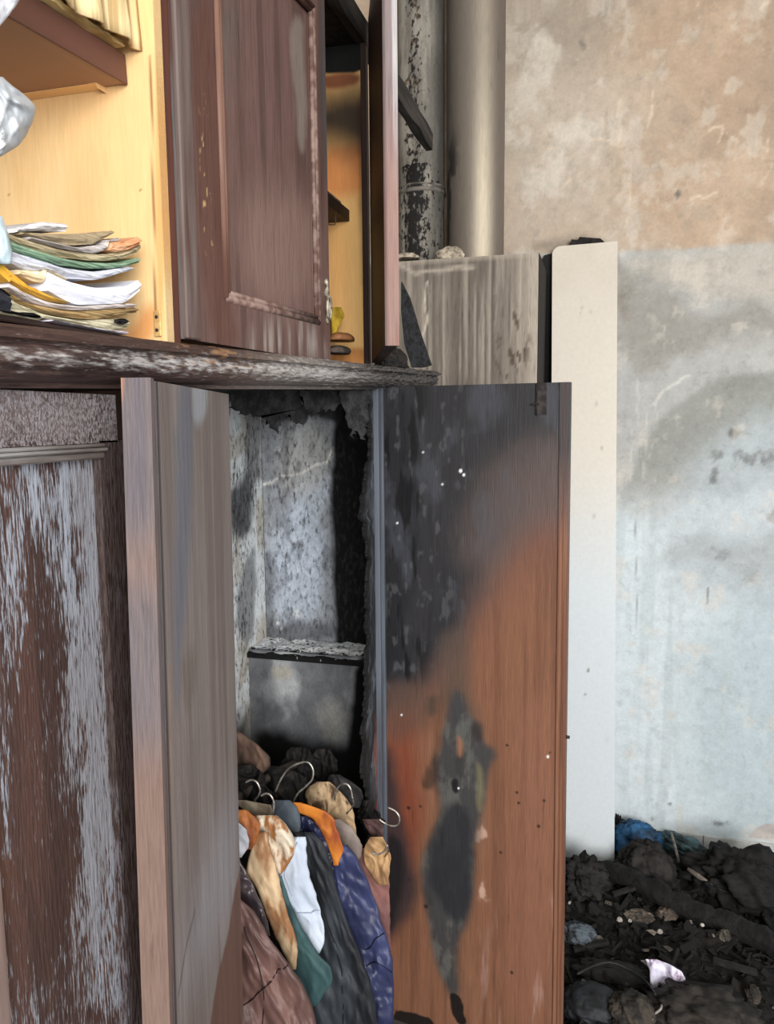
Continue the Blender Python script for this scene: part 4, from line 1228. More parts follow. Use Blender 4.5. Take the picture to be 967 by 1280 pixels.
P2.build('partition', 110, 300, paint_p2, painted('pale_plywood'), uc, .018)
z2 = P2.uv(440, 270)[1] + ZU
sh2 = box('shelf', (XB + .02, YP1 + .03, z2 - .012), (-.572, YP2 - .001, z2 + .014), plain('dark_shelf', (52, 36, 30), (40, 28, 24), scale=20, rough=.6), uc)
# charred top rail running out past the second partition
railp = [hX(x, y, XF - .005) for x, y in ((380, -42), (408, -5), (440, 33), (468, 66), (500, 106), (520, 126), (541, 148))]
zr_ = sum(p.z for p in railp) / len(railp)
ys_ = [YP1 + .02] + list(np.linspace(YP1 + .2, hX(541, 148, XF).y, 16))
bm = bmesh.new(); rings = []
for i, yy in enumerate(ys_):
    j = .5 + .5 * ss(1.6, 1.9, np.array(yy))
    w0 = .012; hh = .028
    d = [(random.uniform(-.003, .003) * j, random.uniform(-.004, .004) * j) for _ in range(4)]
    rings.append([bm.verts.new((XF - .012 + sx * w0 + d[k][0], yy, zr_ + sz * hh + d[k][1])) for k, (sx, sz) in enumerate(((-1, -1), (1, -1), (1, 1), (-1, 1)))])
for a, b in zip(rings[:-1], rings[1:]):
    for k in range(4): bm.faces.new([a[k], a[(k + 1) % 4], b[(k + 1) % 4], b[k]])
bm.faces.new(rings[0]); bm.faces.new(rings[-1])
bmobj('top_rail', bm, char2, uc)
box('top_board', (XB, YP1 + .02, zr_ - .026), (XF - .024, YP2 - .002, zr_ - .006), char, uc)
print('rail z', zr_, [round(p.z, 3) for p in railp])
obox('frame_stile', (XF - .018, 0, 0), (0, 1, 0), (0, 0, 1), YP2 - .002, YP2 + .022, ZU, ztu + .04, .006, .018, plain('dark_stile', (70, 50, 44), (44, 32, 30), scale=30, stretch=VERT, rough=.6), uc)

# ---- right door, seen on its free edge
HW = Vector((XF + .004, YP2 + .012, 0)); Ww = .43
best = None
for k in range(500, 3500):
    b = math.radians(k / 100)
    q = HW + Vector((math.sin(b), -math.cos(b), 0)) * Ww; q.z = EYE + .4; q = q - CP
    xx = IW / 2 + F * q.dot(_r) / q.dot(_f)
    if best is None or abs(xx - 479.5) < best[0]: best = (abs(xx - 479.5), b)
bW = best[1]; print('right upper door angle', math.degrees(bW))
FW = HW + Vector((math.sin(bW), -math.cos(bW), 0)) * Ww
UW = (HW - FW).normalized(); NW = UW.cross(Z)      # NW points out of the cabinet (+X)
zw0 = hit(492, 432, FW, UW).z
rd = bpy.data.objects.new('edge_on_door', None); link(rd, uc); rd.location = Vector((HW.x, HW.y, zw0)) - uc.location
tag(rd, 'door standing ajar, seen along its pinkish free edge')
obox('leaf', (FW.x, FW.y, 0), UW, Z, .004, Ww, zw0, ztu + .06, 0, .024, plain('dark_red_leaf', (74, 50, 44), (48, 34, 32), scale=30, stretch=VERT, rough=.6), rd)
WE = Surf((FW.x + NW.x * 0 , FW.y, zw0), NW, .026, ztu + .06 - zw0)


def paint_we(u, v):
    n = len(u)
    c = np.tile(lin((138, 110, 102)), (n, 1))
    c = mixc(c, lin((122, 86, 77)), ss(.4, .65, fbm(u * 60, v * 5, 3, 4)) * .7)
    up = ss(WE.uv(490, 260)[1], WE.uv(490, 60)[1], v)
    c = mixc(c, lin((124, 114, 116)), up * .8)
    c = mixc(c, lin((196, 196, 198)), (u > .018) * .5 * up)
    c = mixc(c, lin((52, 40, 38)), np.exp(-((u - .001) / .004) ** 2) * .7)
    return c, c * .75, np.full(n, .33)


WE.build('edge_strip', 14, 220, paint_we, painted('weathered_board'), rd, .006)

# ---- left compartment: shelf and cleat
zs = P1.uv(161, 107)[1] + ZU; zs2 = P1.uv(161, 71)[1] + ZU
XS = P1.uv(161, 90)[0] + XB
brown_lam = plain('brown_shelf_edge', (100, 64, 52), (84, 54, 44), scale=14, stretch=ALY, rough=.55, bump=.1)
und = plain('shelf_underside', (178, 142, 120), (160, 124, 102), scale=10, stretch=ALY, rough=.65, bump=.1)
SHU = Vector((0, 1, .075)).normalized()
SHO = Vector((0, YP1 - .003, zs))
obox('shelf', SHO, (1, 0, 0), SHU, XB, XS - .003, -.7, 0, .001, zs2 - zs, und, uc)
shf = [c for c in uc.children if c.name.startswith('shelf')][-1]
obox('shelf_lipping', SHO, (1, 0, 0), SHU, XS - .003, XS, -.7, 0, -.0005, zs2 - zs + .0005, brown_lam, shf, .0008)


def shz(y): return zs2 - .075 * (YP1 - y) + .0015
cl0 = P1.uv(133, 106); cl1 = P1.uv(60, 122)
bm = bmesh.new()
x1 = cl0[0] + XB; zc1 = zs - .001; zc0 = P1.uv(60, 122)[1] + ZU
outl = [(XB + .01, zc1), (x1 - .002, zc1), (x1, zc1 - .005), (x1 - .002, zc0 + .006), (x1 - .012, zc0), (XB + .01, zc0)]
plate('cleat', [(x, YP1 - .02, z) for x, z in outl], (0, 1, 0), .0195, plain('cleat_wood', (246, 206, 150), (232, 186, 130), scale=14, stretch=(.1, 1, 1), rough=.6), uc)

# ================================================================== things in the upper cabinet
ZF = ZU + .006
TY = np.linspace(.2, 1.0, 1600); TZ = np.full(1600, ZF)


def slab(name, pts, th, mat, label, depth=.2, X=-.545, wav=.002, grp='papers heaped in the upper cabinet', seed=0, cat='papers', front_dx=0.0):
    """A sagging sheaf of paper: front edge through pts (seen on the cabinet front), running back into the cabinet."""
    P = [hX(x, y, X + front_dx) for x, y in pts]
    yy = np.array([p.y for p in P]); zz = np.array([p.z for p in P])
    Yq = np.linspace(yy[0], yy[-1], 40); Zq = np.interp(Yq, yy, zz)
    for _ in range(5): Zq[1:-1] = (Zq[:-2] + 2 * Zq[1:-1] + Zq[2:]) / 4
    nz = 6; nx = 8
    tq = np.interp(np.linspace(0, 1, 40), np.linspace(0, 1, len(th)), th) if hasattr(th, '__len__') else np.full(40, th)
    low = np.interp(Yq, TY, TZ) + .0006
    for _ in range(2): low = np.maximum(low, np.maximum(np.roll(low, 1), np.roll(low, -1)) - .0015) if False else low
    bot = np.maximum(Zq - tq, low); top = np.maximum(Zq, bot + .0014)
    o = thing_mesh(name, Yq, top, top - bot, X + front_dx, depth, nz, nx, wav, seed, mat)
    m_ = (TY >= Yq[0] - .004) & (TY <= Yq[-1] + .004)
    TZ[m_] = np.maximum(TZ[m_], np.interp(TY[m_], Yq, top))
    tag(o, label, cat, grp)
    return o


def thing_mesh(name, Yq, Zq, th, X, depth, nz, nx, wav, seed, mat):
    vs = []; fs = []
    ny = len(Yq)
    th = th if hasattr(th, '__len__') else np.full(ny, th)
    # closed loop per station: front edge (top to bottom), underside, back, top side
    for i in range(ny):
        loop = []
        for k in range(nz + 1):
            t = k / nz
            wx = (float(fbm(np.array(Yq[i] * 40), np.array(t * 5), seed, 3)) - .5) * wav * 4
            loop.append((X + wx - .006 * abs(t - .5), Yq[i], Zq[i] - th[i] * t))
        for k in range(1, nx + 1):
            t = k / nx; loop.append((X - depth * t, Yq[i], Zq[i] - th[i]))
        for k in range(0, nx):
            t = 1 - k / nx; loop.append((X - depth * t, Yq[i], Zq[i]))
        vs += loop
    n = len(vs) // ny
    for i in range(ny - 1):
        for k in range(n):
            fs.append([i * n + k, (i + 1) * n + k, (i + 1) * n + (k + 1) % n, i * n + (k + 1) % n])
    fs.append(list(range(n))); fs.append([(ny - 1) * n + k for k in range(n - 1, -1, -1)])
    bm = bmesh.new(); bv = [bm.verts.new(v) for v in vs]
    for q in fs: bm.faces.new([bv[i] for i in q])
    return bmobj(name, bm, mat, None, False)


def paper(name, c1, c2): return plain(name, c1, c2, scale=40, stretch=(.3, .3, 16), rough=.75, bump=.25, bscale=40, c=.12)


slab('loose_sheet', [(66, 408), (110, 411), (160, 414)], .004, paper('paper_lilac', (222, 216, 228), (196, 190, 204)), 'pale lilac sheet at the very bottom of the paper heap', .18, -.535)
bnd = plain('binder_black', (30, 31, 36), (48, 50, 58), scale=20, rough=.45)
slab('file_folder', [(4, 362), (25, 380), (60, 394), (105, 400), (160, 398)], [.014, .016, .016, .014, .012], paper('paper_cream_green', (212, 204, 176), (150, 146, 120)), 'thick cream file near the bottom of the paper heap', .2, -.54)
slab('paper_sheaf', [(10, 366), (40, 380), (80, 388), (120, 388), (172, 384)], [.006, .008, .010, .009, .006], paper('paper_tan', (176, 146, 98), (120, 100, 70)), 'tan brown-edged sheaf with frayed ends low in paper heap', .2, -.537)
slab('paper_sheaf', [(12, 352), (38, 368), (62, 378), (100, 382), (170, 379)], .005, paper('paper_whiteish', (222, 214, 214), (186, 176, 170)), 'thin off-white sheaf above the tan sheaf', .2, -.536)
slab('file_folder', [(0, 326), (18, 340), (40, 358), (70, 372), (88, 378)], [.011, .013, .011, .008, .003], plain('folder_yellow', (226, 168, 62), (188, 156, 50), scale=14, rough=.5), 'yellow and orange card folder bent upward at the left', .2, -.531)
slab('paper_sheaf', [(62, 340), (90, 352), (120, 360), (160, 358), (176, 350)], [.018, .022, .024, .020, .012], paper('paper_white', (236, 238, 246), (214, 216, 228)), 'wide bright white sheaf drooping over the front edge', .2, -.534, .001)
slab('paper_sheaf', [(26, 337), (50, 339), (72, 341), (84, 352)], [.004, .010, .012, .004], paper('paper_ivory', (246, 228, 190), (222, 200, 160)), 'ivory sheet beside the bright white sheaf', .2, -.537)
slab('paper_sheaf', [(14, 312), (40, 322), (80, 334), (120, 340), (166, 333)], [.012, .012, .010, .008, .004], paper('paper_white_b', (222, 224, 234), (186, 188, 200)), 'long white sheaf with a soft sag under the green edges', .2, -.536)
slab('paper_sheaf', [(8, 296), (36, 310), (70, 320), (110, 328), (150, 329), (176, 322)], [.008, .009, .007, .006, .006, .005], paper('paper_green', (150, 176, 150), (92, 124, 100)), 'green-edged sheaf sagging through the middle of heap', .2, -.538)
slab('paper_sheaf', [(6, 288), (40, 302), (80, 312), (120, 318), (150, 316), (176, 303)], [.009, .008, .008, .007, .008, .010], paper('paper_olive', (196, 182, 150), (142, 126, 96)), 'cream and olive layered sheaf above the green-edged one', .2, -.540)
slab('envelope', [(140, 303), (155, 302), (166, 300), (177, 296)], [.008, .013, .015, .014], paper('paper_peach', (232, 180, 140), (212, 150, 108)), 'peach envelope curling up at the right end', .15, -.534)
slab('paper_sheaf', [(40, 296), (70, 303), (100, 309), (135, 305), (150, 297)], [.004, .007, .008, .008, .004], paper('paper_grey', (202, 196, 196), (160, 150, 146)), 'grey-white curled sheaf under the taupe booklet', .2, -.536)
slab('booklet', [(30, 290), (60, 292), (90, 292), (118, 291), (143, 288)], [.002, .008, .012, .012, .004], paper('paper_taupe', (172, 154, 124), (150, 134, 108)), 'taupe booklet lying near the top of the paper heap', .2, -.538)
slab('loose_sheet', [(22, 285), (40, 280), (56, 277), (84, 279)], [.004, .007, .009, .008], paper('paper_white_top', (232, 230, 230), (204, 202, 206)), 'white folded sheet lying topmost on the paper heap', .2, -.540)
TZ[:] = ZF
slab('ring_binder', [(-6, 358), (6, 362), (15, 370)], [.022, .022, .018], bnd, 'black ring binder end at lower left of paper heap', .006, -.526, cat='binder')
TZ[:] = ZF
slab('black_pouch', [(12, 393), (28, 390), (44, 391), (52, 395)], [.003, .008, .008, .003], bnd, 'small flat black pouch in front of the paper heap', .008, -.528, cat='pouch')
TZ[:] = ZF
slab('black_pen_case', [(148, 399), (156, 398), (162, 401)], [.004, .007, .002], plain('black_pen', (20, 20, 22), (36, 36, 38), scale=20, rough=.4), 'small black pointed tip at right of heap bottom', .006, -.527, cat='case')
drape('plastic_sleeve', [(270, -8, 3), (285, -8, 8), (300, -8, 12), (318, -8, 16), (330, -8, 14)], .525, plain('pale_blue_plastic', (196, 214, 222), (172, 192, 204), scale=12, rough=.3, bump=.3), None, .01, .008, .006, 2, plane='X', nu=14, nv=16)
tag(bpy.context.scene.objects['plastic_sleeve'], 'pale blue plastic sleeve at the left end of paper heap', 'sleeve')

# grey carrier bag hanging in at the left, and a white one on the shelf
bagm = plain('grey_plastic_bag', (200, 204, 208), (172, 178, 184), scale=12, rough=.45, bump=.35, bscale=22, dist=.006, spec=.4)
bag = drape('plastic_bag', [(96, -30, 4), (106, -30, 14), (118, -30, 30), (133, -30, 46), (148, -30, 42), (165, -30, 36), (182, -30, 24), (192, -30, 8), (198, -30, -4)], .505, bagm, None, .04, .03, .014, 2.2, plane='X', nu=36, nv=36, seed=4)
tag(bag, 'crumpled grey-white plastic bag bulging in at the left frame edge', 'plastic bag')
wbag = drape('paper_bag', [(-30, -30, 40), (-8, -30, 30), (4, -30, 22), (18, -30, 12), (28, -30, 5), (36, -30, -4)], .50, plain('white_bag', (226, 228, 234), (204, 206, 214), scale=10, rough=.5, bump=.3), None, .02, .015, .008, 2, plane='X', nu=24, nv=24, seed=8)
tag(wbag, 'white bag corner hanging over the brown shelf edge', 'bag')
# ribbed yellowed paper bundle on the shelf
rib1 = plain('yellowed_paper', (226, 202, 154), (178, 150, 104), scale=60, stretch=(1, 1.2, .05), rough=.8, bump=.6, bscale=120, c=.1)
rib2 = plain('yellowed_paper_edge', (214, 190, 136), (166, 140, 92), scale=40, stretch=(1, .3, 3), rough=.8, bump=.4)


def bundle(name, x0, x1, zoff, th, mat, label, X, seed, hang=0.0, y_end=None):
    yb = y_end if y_end is not None else YP1 - .001
    Yq = np.linspace(.38, yb, 60)
    Zq = shz(Yq) + zoff + th + (fbm(Yq * 30, Yq * 0, seed, 3) - .5) * .004
    o = thing_mesh(name, Yq, Zq, th, X, .2, 6, 8, .004, seed, mat)
    tag(o, label, 'papers', 'yellowed paper on the cabinet shelf')
    return o


bundle('folded_paper', 0, 0, 0, .008, rib2, 'lowest yellowed folded paper edge, along the brown shelf', XS + .010, 3, 0, YP1 - .024)
bundle('folded_paper', 0, 0, .0130, .009, rib2, 'wavy yellowed paper edge second up on the shelf', XS + .006, 5, 0, YP1 - .018)
# upright ribbed sheets
def upright(name, ya, yb, X, h, seed, label, mat, tilt, z0=.024):
    nu_, nv_ = 90, 14
    vs = []; fs = []
    for side in (0, 1):
        for j in range(nv_):
            for i in range(nu_):
                t = i / (nu_ - 1); s = j / (nv_ - 1)
                y = ya + (yb - ya) * t
                dx = .0035 * math.sin(t * 60 + seed) + .004 * math.sin(t * 23 + seed * 2) + (float(vn(np.array(t * 40.), np.array(s * 3.), seed)) - .5) * .004
                vs.append((X + dx - tilt * s - side * .004, y, shz(y) + z0 + h * s))
    N_ = nu_ * nv_
    for j in range(nv_ - 1):
        for i in range(nu_ - 1):
            a = j * nu_ + i
            fs.append([a, a + 1, a + nu_ + 1, a + nu_]); fs.append([N_ + a, N_ + a + nu_, N_ + a + nu_ + 1, N_ + a + 1])
    for i in range(nu_ - 1):
        b = (nv_ - 1) * nu_ + i
        fs.append([i, N_ + i, N_ + i + 1, i + 1]); fs.append([b, b + 1, N_ + b + 1, N_ + b])
    for j in range(nv_ - 1):
        a = j * nu_; b = a + nu_ - 1
        fs.append([a, a + nu_, N_ + a + nu_, N_ + a]); fs.append([b, N_ + b, N_ + b + nu_, b + nu_])
    o = mesh(name, vs, fs, mat, None, True)
    tag(o, label, 'papers', 'yellowed paper on the cabinet shelf')


upright('ribbed_paper', .40, YP1 - .002, XS + .022, .19, 3, 'front ribbed yellowed paper standing on the cabinet shelf', rib1, .012, .002)
upright('ribbed_paper', .42, YP1 - .014, XS - .034, .17, 6, 'ribbed yellowed paper behind the front one on shelf', rib1, .02)

# ---- little things in the second compartment
ywl = plain('yellow_cloth', (206, 170, 50), (150, 122, 30), scale=40, rough=.7)
yr = drape('yellow_ribbon', [(384, 414, 426), (394, 413, 431), (404, 415, 425), (412, 414, 422), (418, 414, 420)], YP2 - .08, ywl, None, .012, .008, .006, 2, nu=14, nv=16)
tag(yr, 'crumpled yellow ribbon inside the second compartment', 'ribbon')
cy = YP2 - .10
r1 = lump('leather_roll', hY(426, 424, cy), (.030, .04, .015), plain('tan_leather', (166, 112, 74), (120, 78, 52), scale=30, rough=.5), None, .12, 1.5, 3, 3)
tag(r1, 'small tan rolled pouch under the yellow ribbon', 'pouch')
r2 = lump('cloth_roll', hY(423, 440, cy), (.026, .04, .015), plain('grey_brown_cloth', (104, 92, 84), (70, 62, 58), scale=50, rough=.8), None, .12, 1.5, 5, 3)
tag(r2, 'grey-brown rolled cloth at the bottom of the second compartment', 'cloth')
bk = box('book', (-.66, YP2 - .16, z2 + .0145), (-.582, YP2 - .03, z2 + .026), plain('grey_book', (136, 128, 118), (104, 98, 92), scale=20, rough=.7))
tag(bk, 'thin grey book lying on the small dark shelf', 'book')
wire = plain('rusty_wire', (110, 84, 64), (70, 54, 44), scale=60, rough=.5, metal=.4)
wq = [hY(414 + 6 * math.cos(w), 277 + 4 * math.sin(w), YP2 - .09) for w in np.linspace(0, 6.0, 12)]
wq[0] = Vector((wq[0].x, wq[0].y, z2 - .012)); tag(tube('wire_loop', wq, .0012, wire, None, 6, 3), 'small rusty wire loop hanging below the dark shelf', 'wire')

# ---- burnt leftovers on the far end of the cornice
lc = lump('char_heap', Vector((XF + .01, hX(490, 450, XF + .01).y, zc(1.95) + .012)), (.035, .10, .04), char, None, .3, 3, 5)
tag(lc, 'small heap of black char on the cornice end', 'char')
Yd = hX(524, 457, XF + .02).y
pd = [(501, 352), (506, 362), (511, 372), (524, 415), (538, 456), (527, 459), (514, 459), (505, 430), (501, 390)]
db = plate('charred_board', [hY(x, y, Yd) for x, y in pd], (0, 1, 0), .02, char2)
db.data.materials[0] = plain('charred_ribs', (36, 38, 43), (18, 19, 21), scale=60, stretch=(1, 1, 1), rough=.6, bump=.8, bscale=90)
tag(db, 'blue-black charred board leaning on the end of the cornice', 'board')
# ================================================================== clothes fallen in the wardrobe
GRP = 'clothes slumped in the burnt wardrobe'


def cloth(name, c1, c2, scale=18, rough=.75, bump=.35, bscale=60, stretch=(1, 1, .4), **k):
    return plain(name, c1, c2, scale=scale, stretch=stretch, rough=rough, bump=bump, bscale=bscale, **k)


def garment(name, rows, Y, mat, label, cat='garment', **k):
    o = drape(name, rows, Y, mat, None, **k)
    tag(o, label, cat, GRP)
    return o


lea = cloth('brown_leather', (108, 80, 74), (82, 60, 56), 14, .55, .3, 70, spec=.4)
garment('leather_jacket', [(1112, 270, 288), (1120, 270, 296), (1142, 268, 321), (1172, 266, 336), (1201, 265, 358), (1229, 262, 378), (1256, 260, 390), (1280, 258, 396), (1340, 255, 404), (1420, 250, 410)], 1.21, lea,
        'reddish-brown leather jacket lowest and nearest in the heap', 'jacket', thick=.05, bulge=.05, fold=.016, ff=2.2, fold_dir=-.5, seed=3, nu=50, nv=60)
garment('leather_sleeve_coat', [(1060, 284, 292), (1075, 284, 300), (1090, 284, 308), (1110, 285, 318), (1130, 290, 327), (1150, 300, 334), (1170, 314, 338)], 1.27,
        cloth('dark_purple_leather', (66, 56, 60), (42, 36, 40), 20, .35, .5, 60, spec=.6), 'dark shiny coat sleeve wedged above the brown leather jacket', 'coat', thick=.04, bulge=.03, fold=.014, ff=1.6, seed=5)
garment('beige_jacket', [(1040, 322, 334), (1060, 314, 338), (1080, 308, 344), (1092, 307, 347), (1107, 318, 351), (1122, 325, 354), (1142, 332, 360), (1172, 344, 370), (1190, 354, 372), (1212, 364, 370)], 1.31,
        cloth('beige_scorched', (200, 174, 140), (138, 98, 66), 34, .7, .3, 60), 'beige scorched jacket front hanging between leather and teal coat', 'jacket', thick=.03, bulge=.028, fold=.010, ff=1.8, fold_dir=.3, seed=7)
garment('orange_collar_jacket', [(1012, 286, 308), (1020, 286, 318), (1030, 286, 325), (1042, 286, 324), (1052, 296, 321), (1062, 304, 314)], 1.29,
        cloth('rust_orange', (166, 102, 52), (108, 56, 32), 36, .6, .3, 60), 'rust-orange collar beside the folded-back door', 'jacket', thick=.04, bulge=.03, fold=.008, ff=1.5, seed=9)
garment('white_shirt', [(1026, 286, 296), (1036, 287, 308), (1050, 287, 312), (1060, 290, 310), (1072, 292, 302)], 1.265,
        cloth('white_shirt', (196, 198, 202), (160, 162, 170), 12, .7, .3, 60), 'small white shirt front under the rust-orange collar', 'shirt', thick=.02, bulge=.02, fold=.008, ff=1.4, seed=11)
garment('cream_jacket', [(1019, 318, 346), (1028, 314, 356), (1040, 316, 364), (1052, 324, 369), (1064, 330, 369), (1078, 332, 362), (1092, 336, 352)], 1.34,
        cloth('cream_scorched', (212, 200, 180), (150, 100, 58), 36, .7, .35, 60, pos=.58, c=.06), 'cream jacket shoulder with brown scorch marks', 'jacket', thick=.05, bulge=.035, fold=.012, ff=1.8, seed=13)
garment('white_garment', [(1046, 365, 382), (1060, 357, 383), (1075, 351, 384), (1087, 346, 385), (1097, 343, 388), (1122, 350, 396), (1140, 357, 401), (1159, 368, 405), (1176, 378, 406), (1192, 386, 400)], 1.37,
        cloth('pale_blue_white', (196, 203, 214), (176, 186, 202), 10, .7, .25, 60), 'bright bluish-white garment panel hanging in the middle', 'shirt', thick=.03, bulge=.022, fold=.008, ff=1.5, seed=15)
garment('teal_coat', [(1095, 340, 352), (1122, 346, 360), (1145, 352, 370), (1160, 356, 378), (1180, 360, 390), (1196, 363, 400), (1206, 365, 413), (1218, 367, 416), (1230, 370, 414), (1244, 376, 404), (1258, 384, 396)], 1.335,
        cloth('dark_teal', (58, 86, 88), (38, 58, 62), 16, .7, .3, 80), 'dark teal coat with a rounded lower flap', 'coat', thick=.04, bulge=.03, fold=.012, ff=1.6, seed=17)
garment('black_jacket', [(1040, 360, 392), (1060, 362, 408), (1085, 363, 415), (1110, 368, 420), (1140, 376, 430), (1172, 383, 442), (1199, 384, 452), (1219, 380, 460), (1240, 372, 466), (1260, 370, 469), (1280, 371, 472), (1340, 372, 480), (1420, 372, 486)], 1.43,
        cloth('black_cloth', (50, 54, 60), (28, 30, 34), 16, .6, .4, 70), 'charcoal-black jacket draped between white panel and navy puffer', 'jacket', thick=.05, bulge=.035, fold=.016, ff=2.2, fold_dir=-.4, seed=19, nu=40, nv=60)
garment('navy_quilted_coat', [(1020, 367, 384), (1030, 366, 396), (1045, 370, 406), (1060, 376, 414), (1078, 386, 418), (1095, 394, 418)], 1.47,
        cloth('navy_quilt', (48, 52, 88), (28, 30, 56), 30, .45, .3, 60, spec=.5), 'small navy quilted coat shoulder beneath the orange lining', 'coat', thick=.04, bulge=.03, fold=.016, ff=2.5, seed=21, quilt=4)
garment('orange_lining', [(1003, 363, 376), (1008, 363, 392), (1014, 367, 408), (1022, 389, 417), (1035, 399, 421), (1050, 406, 426), (1062, 411, 430), (1072, 415, 426), (1082, 417, 423)], 1.455,
        cloth('orange_lining', (200, 122, 44), (140, 68, 38), 26, .6, .25, 60), 'orange garment lining folded in a bright stripe', 'garment', thick=.02, bulge=.015, fold=.006, ff=1.2, seed=23)
garment('slate_collar', [(1000, 342, 362), (1008, 337, 371), (1020, 335, 375), (1034, 337, 376), (1046, 346, 374)], 1.44,
        cloth('slate_cloth', (88, 98, 106), (62, 70, 78), 18, .75, .3, 90), 'slate-grey rounded collar next to the cream jacket', 'garment', thick=.05, bulge=.03, fold=.006, ff=1.3, seed=25)
garment('navy_puffer', [(1056, 410, 434), (1070, 408, 446), (1085, 407, 453), (1105, 408, 461), (1130, 410, 470), (1159, 414, 479), (1180, 424, 486), (1199, 433, 491), (1230, 442, 492), (1258, 449, 492), (1280, 452, 492), (1340, 458, 493), (1420, 464, 494)], 1.50,
        cloth('navy_nylon', (54, 60, 98), (36, 40, 68), 12, .52, .15, 40, spec=.5, dist=.004), 'glossy navy-blue puffer jacket at the right of the heap', 'jacket', thick=.05, bulge=.045, fold=.022, ff=1.5, fs=1.6, seed=27, nu=44, nv=90, quilt=7)
garment('burgundy_coat', [(1060, 430, 470), (1080, 442, 484), (1100, 448, 486), (1130, 458, 487), (1160, 468, 488), (1190, 474, 489)], 1.58,
        cloth('dusty_pink_brown', (142, 98, 92), (98, 66, 64), 16, .7, .3, 60), 'dusty pink-brown coat edge behind the navy puffer', 'coat', thick=.04, bulge=.02, fold=.008, ff=1.4, seed=29)
garment('taupe_coat', [(1024, 402, 426), (1034, 404, 440), (1046, 410, 448), (1058, 418, 453), (1070, 424, 452), (1078, 430, 447)], 1.55,
        cloth('taupe_cloth', (140, 128, 120), (104, 92, 86), 16, .75, .3, 60), 'taupe coat shoulder right of the orange lining', 'coat', thick=.04, bulge=.025, fold=.008, ff=1.4, seed=31)
garment('tan_crumpled_shirt', [(977, 396, 412), (984, 384, 420), (996, 380, 432), (1008, 386, 440), (1020, 398, 443), (1032, 414, 444), (1044, 428, 446)], 1.62,
        cloth('tan_scorched', (176, 150, 118), (84, 62, 46), 40, .75, .4, 70, pos=.55, c=.06), 'crumpled tan shirt with scorched creases near the top', 'shirt', thick=.05, bulge=.03, fold=.02, ff=2.2, seed=33)
garment('tan_glove', [(1046, 462, 478), (1056, 456, 484), (1068, 454, 488), (1080, 456, 488), (1092, 462, 487), (1106, 472, 485)], 1.56,
        cloth('tan_leather_glove', (182, 146, 104), (116, 84, 58), 20, .6, .4, 60), 'small tan crumpled leather piece by the door hinge', 'glove', thick=.03, bulge=.02, fold=.016, ff=1.8, seed=35)
garment('maroon_scrap', [(1024, 452, 474), (1034, 456, 479), (1044, 462, 480), (1054, 470, 480)], 1.60,
        cloth('maroon_scrap', (92, 66, 64), (60, 42, 42), 20, .7, .4, 60), 'dark maroon scrap above the tan leather piece', 'scrap', thick=.02, bulge=.015, fold=.012, ff=1.8, seed=37)
garment('brown_cloth', [(914, 284, 300), (922, 284, 310), (934, 284, 326), (946, 286, 337), (958, 286, 338), (972, 286, 322), (986, 286, 306)], 1.60,
        cloth('charred_brown_cloth', (112, 88, 74), (58, 46, 40), 14, .75, .4, 60), 'charred brown cloth draped high beside the folded-back door', 'cloth', thick=.05, bulge=.04, fold=.018, ff=2, seed=39)
garment('grey_lapel', [(1000, 288, 306), (1006, 296, 338), (1014, 306, 340), (1024, 316, 338)], 1.40,
        cloth('pale_lapel', (206, 192, 168), (120, 106, 90), 16, .7, .3, 60), 'pale lapel with a dark stripe behind the rust collar', 'garment', thick=.02, bulge=.012, fold=.006, ff=1.3, seed=41)
garment('black_scorched_cloth', [(968, 412, 424), (976, 408, 438), (986, 414, 450), (998, 426, 454), (1010, 438, 450)], 1.68,
        cloth('black_scorched', (52, 50, 50), (28, 26, 26), 20, .8, .5, 60), 'black scorched cloth behind the tan shirt', 'cloth', thick=.03, bulge=.02, fold=.014, ff=1.8, seed=43)
O_ = bpy.data.objects
dk_ = plain('dark_thread', (40, 30, 28), (30, 22, 20), scale=30, rough=.7)
seam(O_['leather_jacket'], [(.50, .28), (.42, .5), (.36, .72), (.30, .97)], .0013, dk_)
seam(O_['leather_jacket'], [(.15, .62), (.32, .60), (.55, .52), (.8, .45)], .0011, dk_)
#seam(O_['beige_jacket'], [(.1, .75), (.3, .7), (.6, .75), (.95, .8)], .0012, plain('tan_thread', (110, 78, 54), (90, 62, 44), scale=30, rough=.7))
seam(O_['white_garment'], [(.62, .03), (.66, .5), (.62, .97)], .0012, plain('grey_thread', (160, 168, 184), (140, 148, 164), scale=30, rough=.7))
seam(O_['white_garment'], [(.05, .5), (.3, .25), (.5, .35)], .0011, plain('grey_thread'))
seam(O_['navy_puffer'], [(.30, .05), (.36, .5), (.30, .97)], .0012, plain('navy_thread', (22, 24, 46), (18, 20, 38), scale=30, rough=.6))
seam(O_['navy_puffer'], [(.46, .05), (.40, .55), (.44, .97)], .0012, plain('navy_thread'))
seam(O_['black_jacket'], [(.1, .5), (.3, .55), (.5, .6), (.8, .55)], .0012, plain('black_thread', (16, 16, 18), (12, 12, 14), scale=30, rough=.7))
chc = plain('charred_cloth', (24, 22, 22), (50, 45, 42), scale=30, rough=.85, bump=.6, bscale=70, dist=.005, pos=.6)
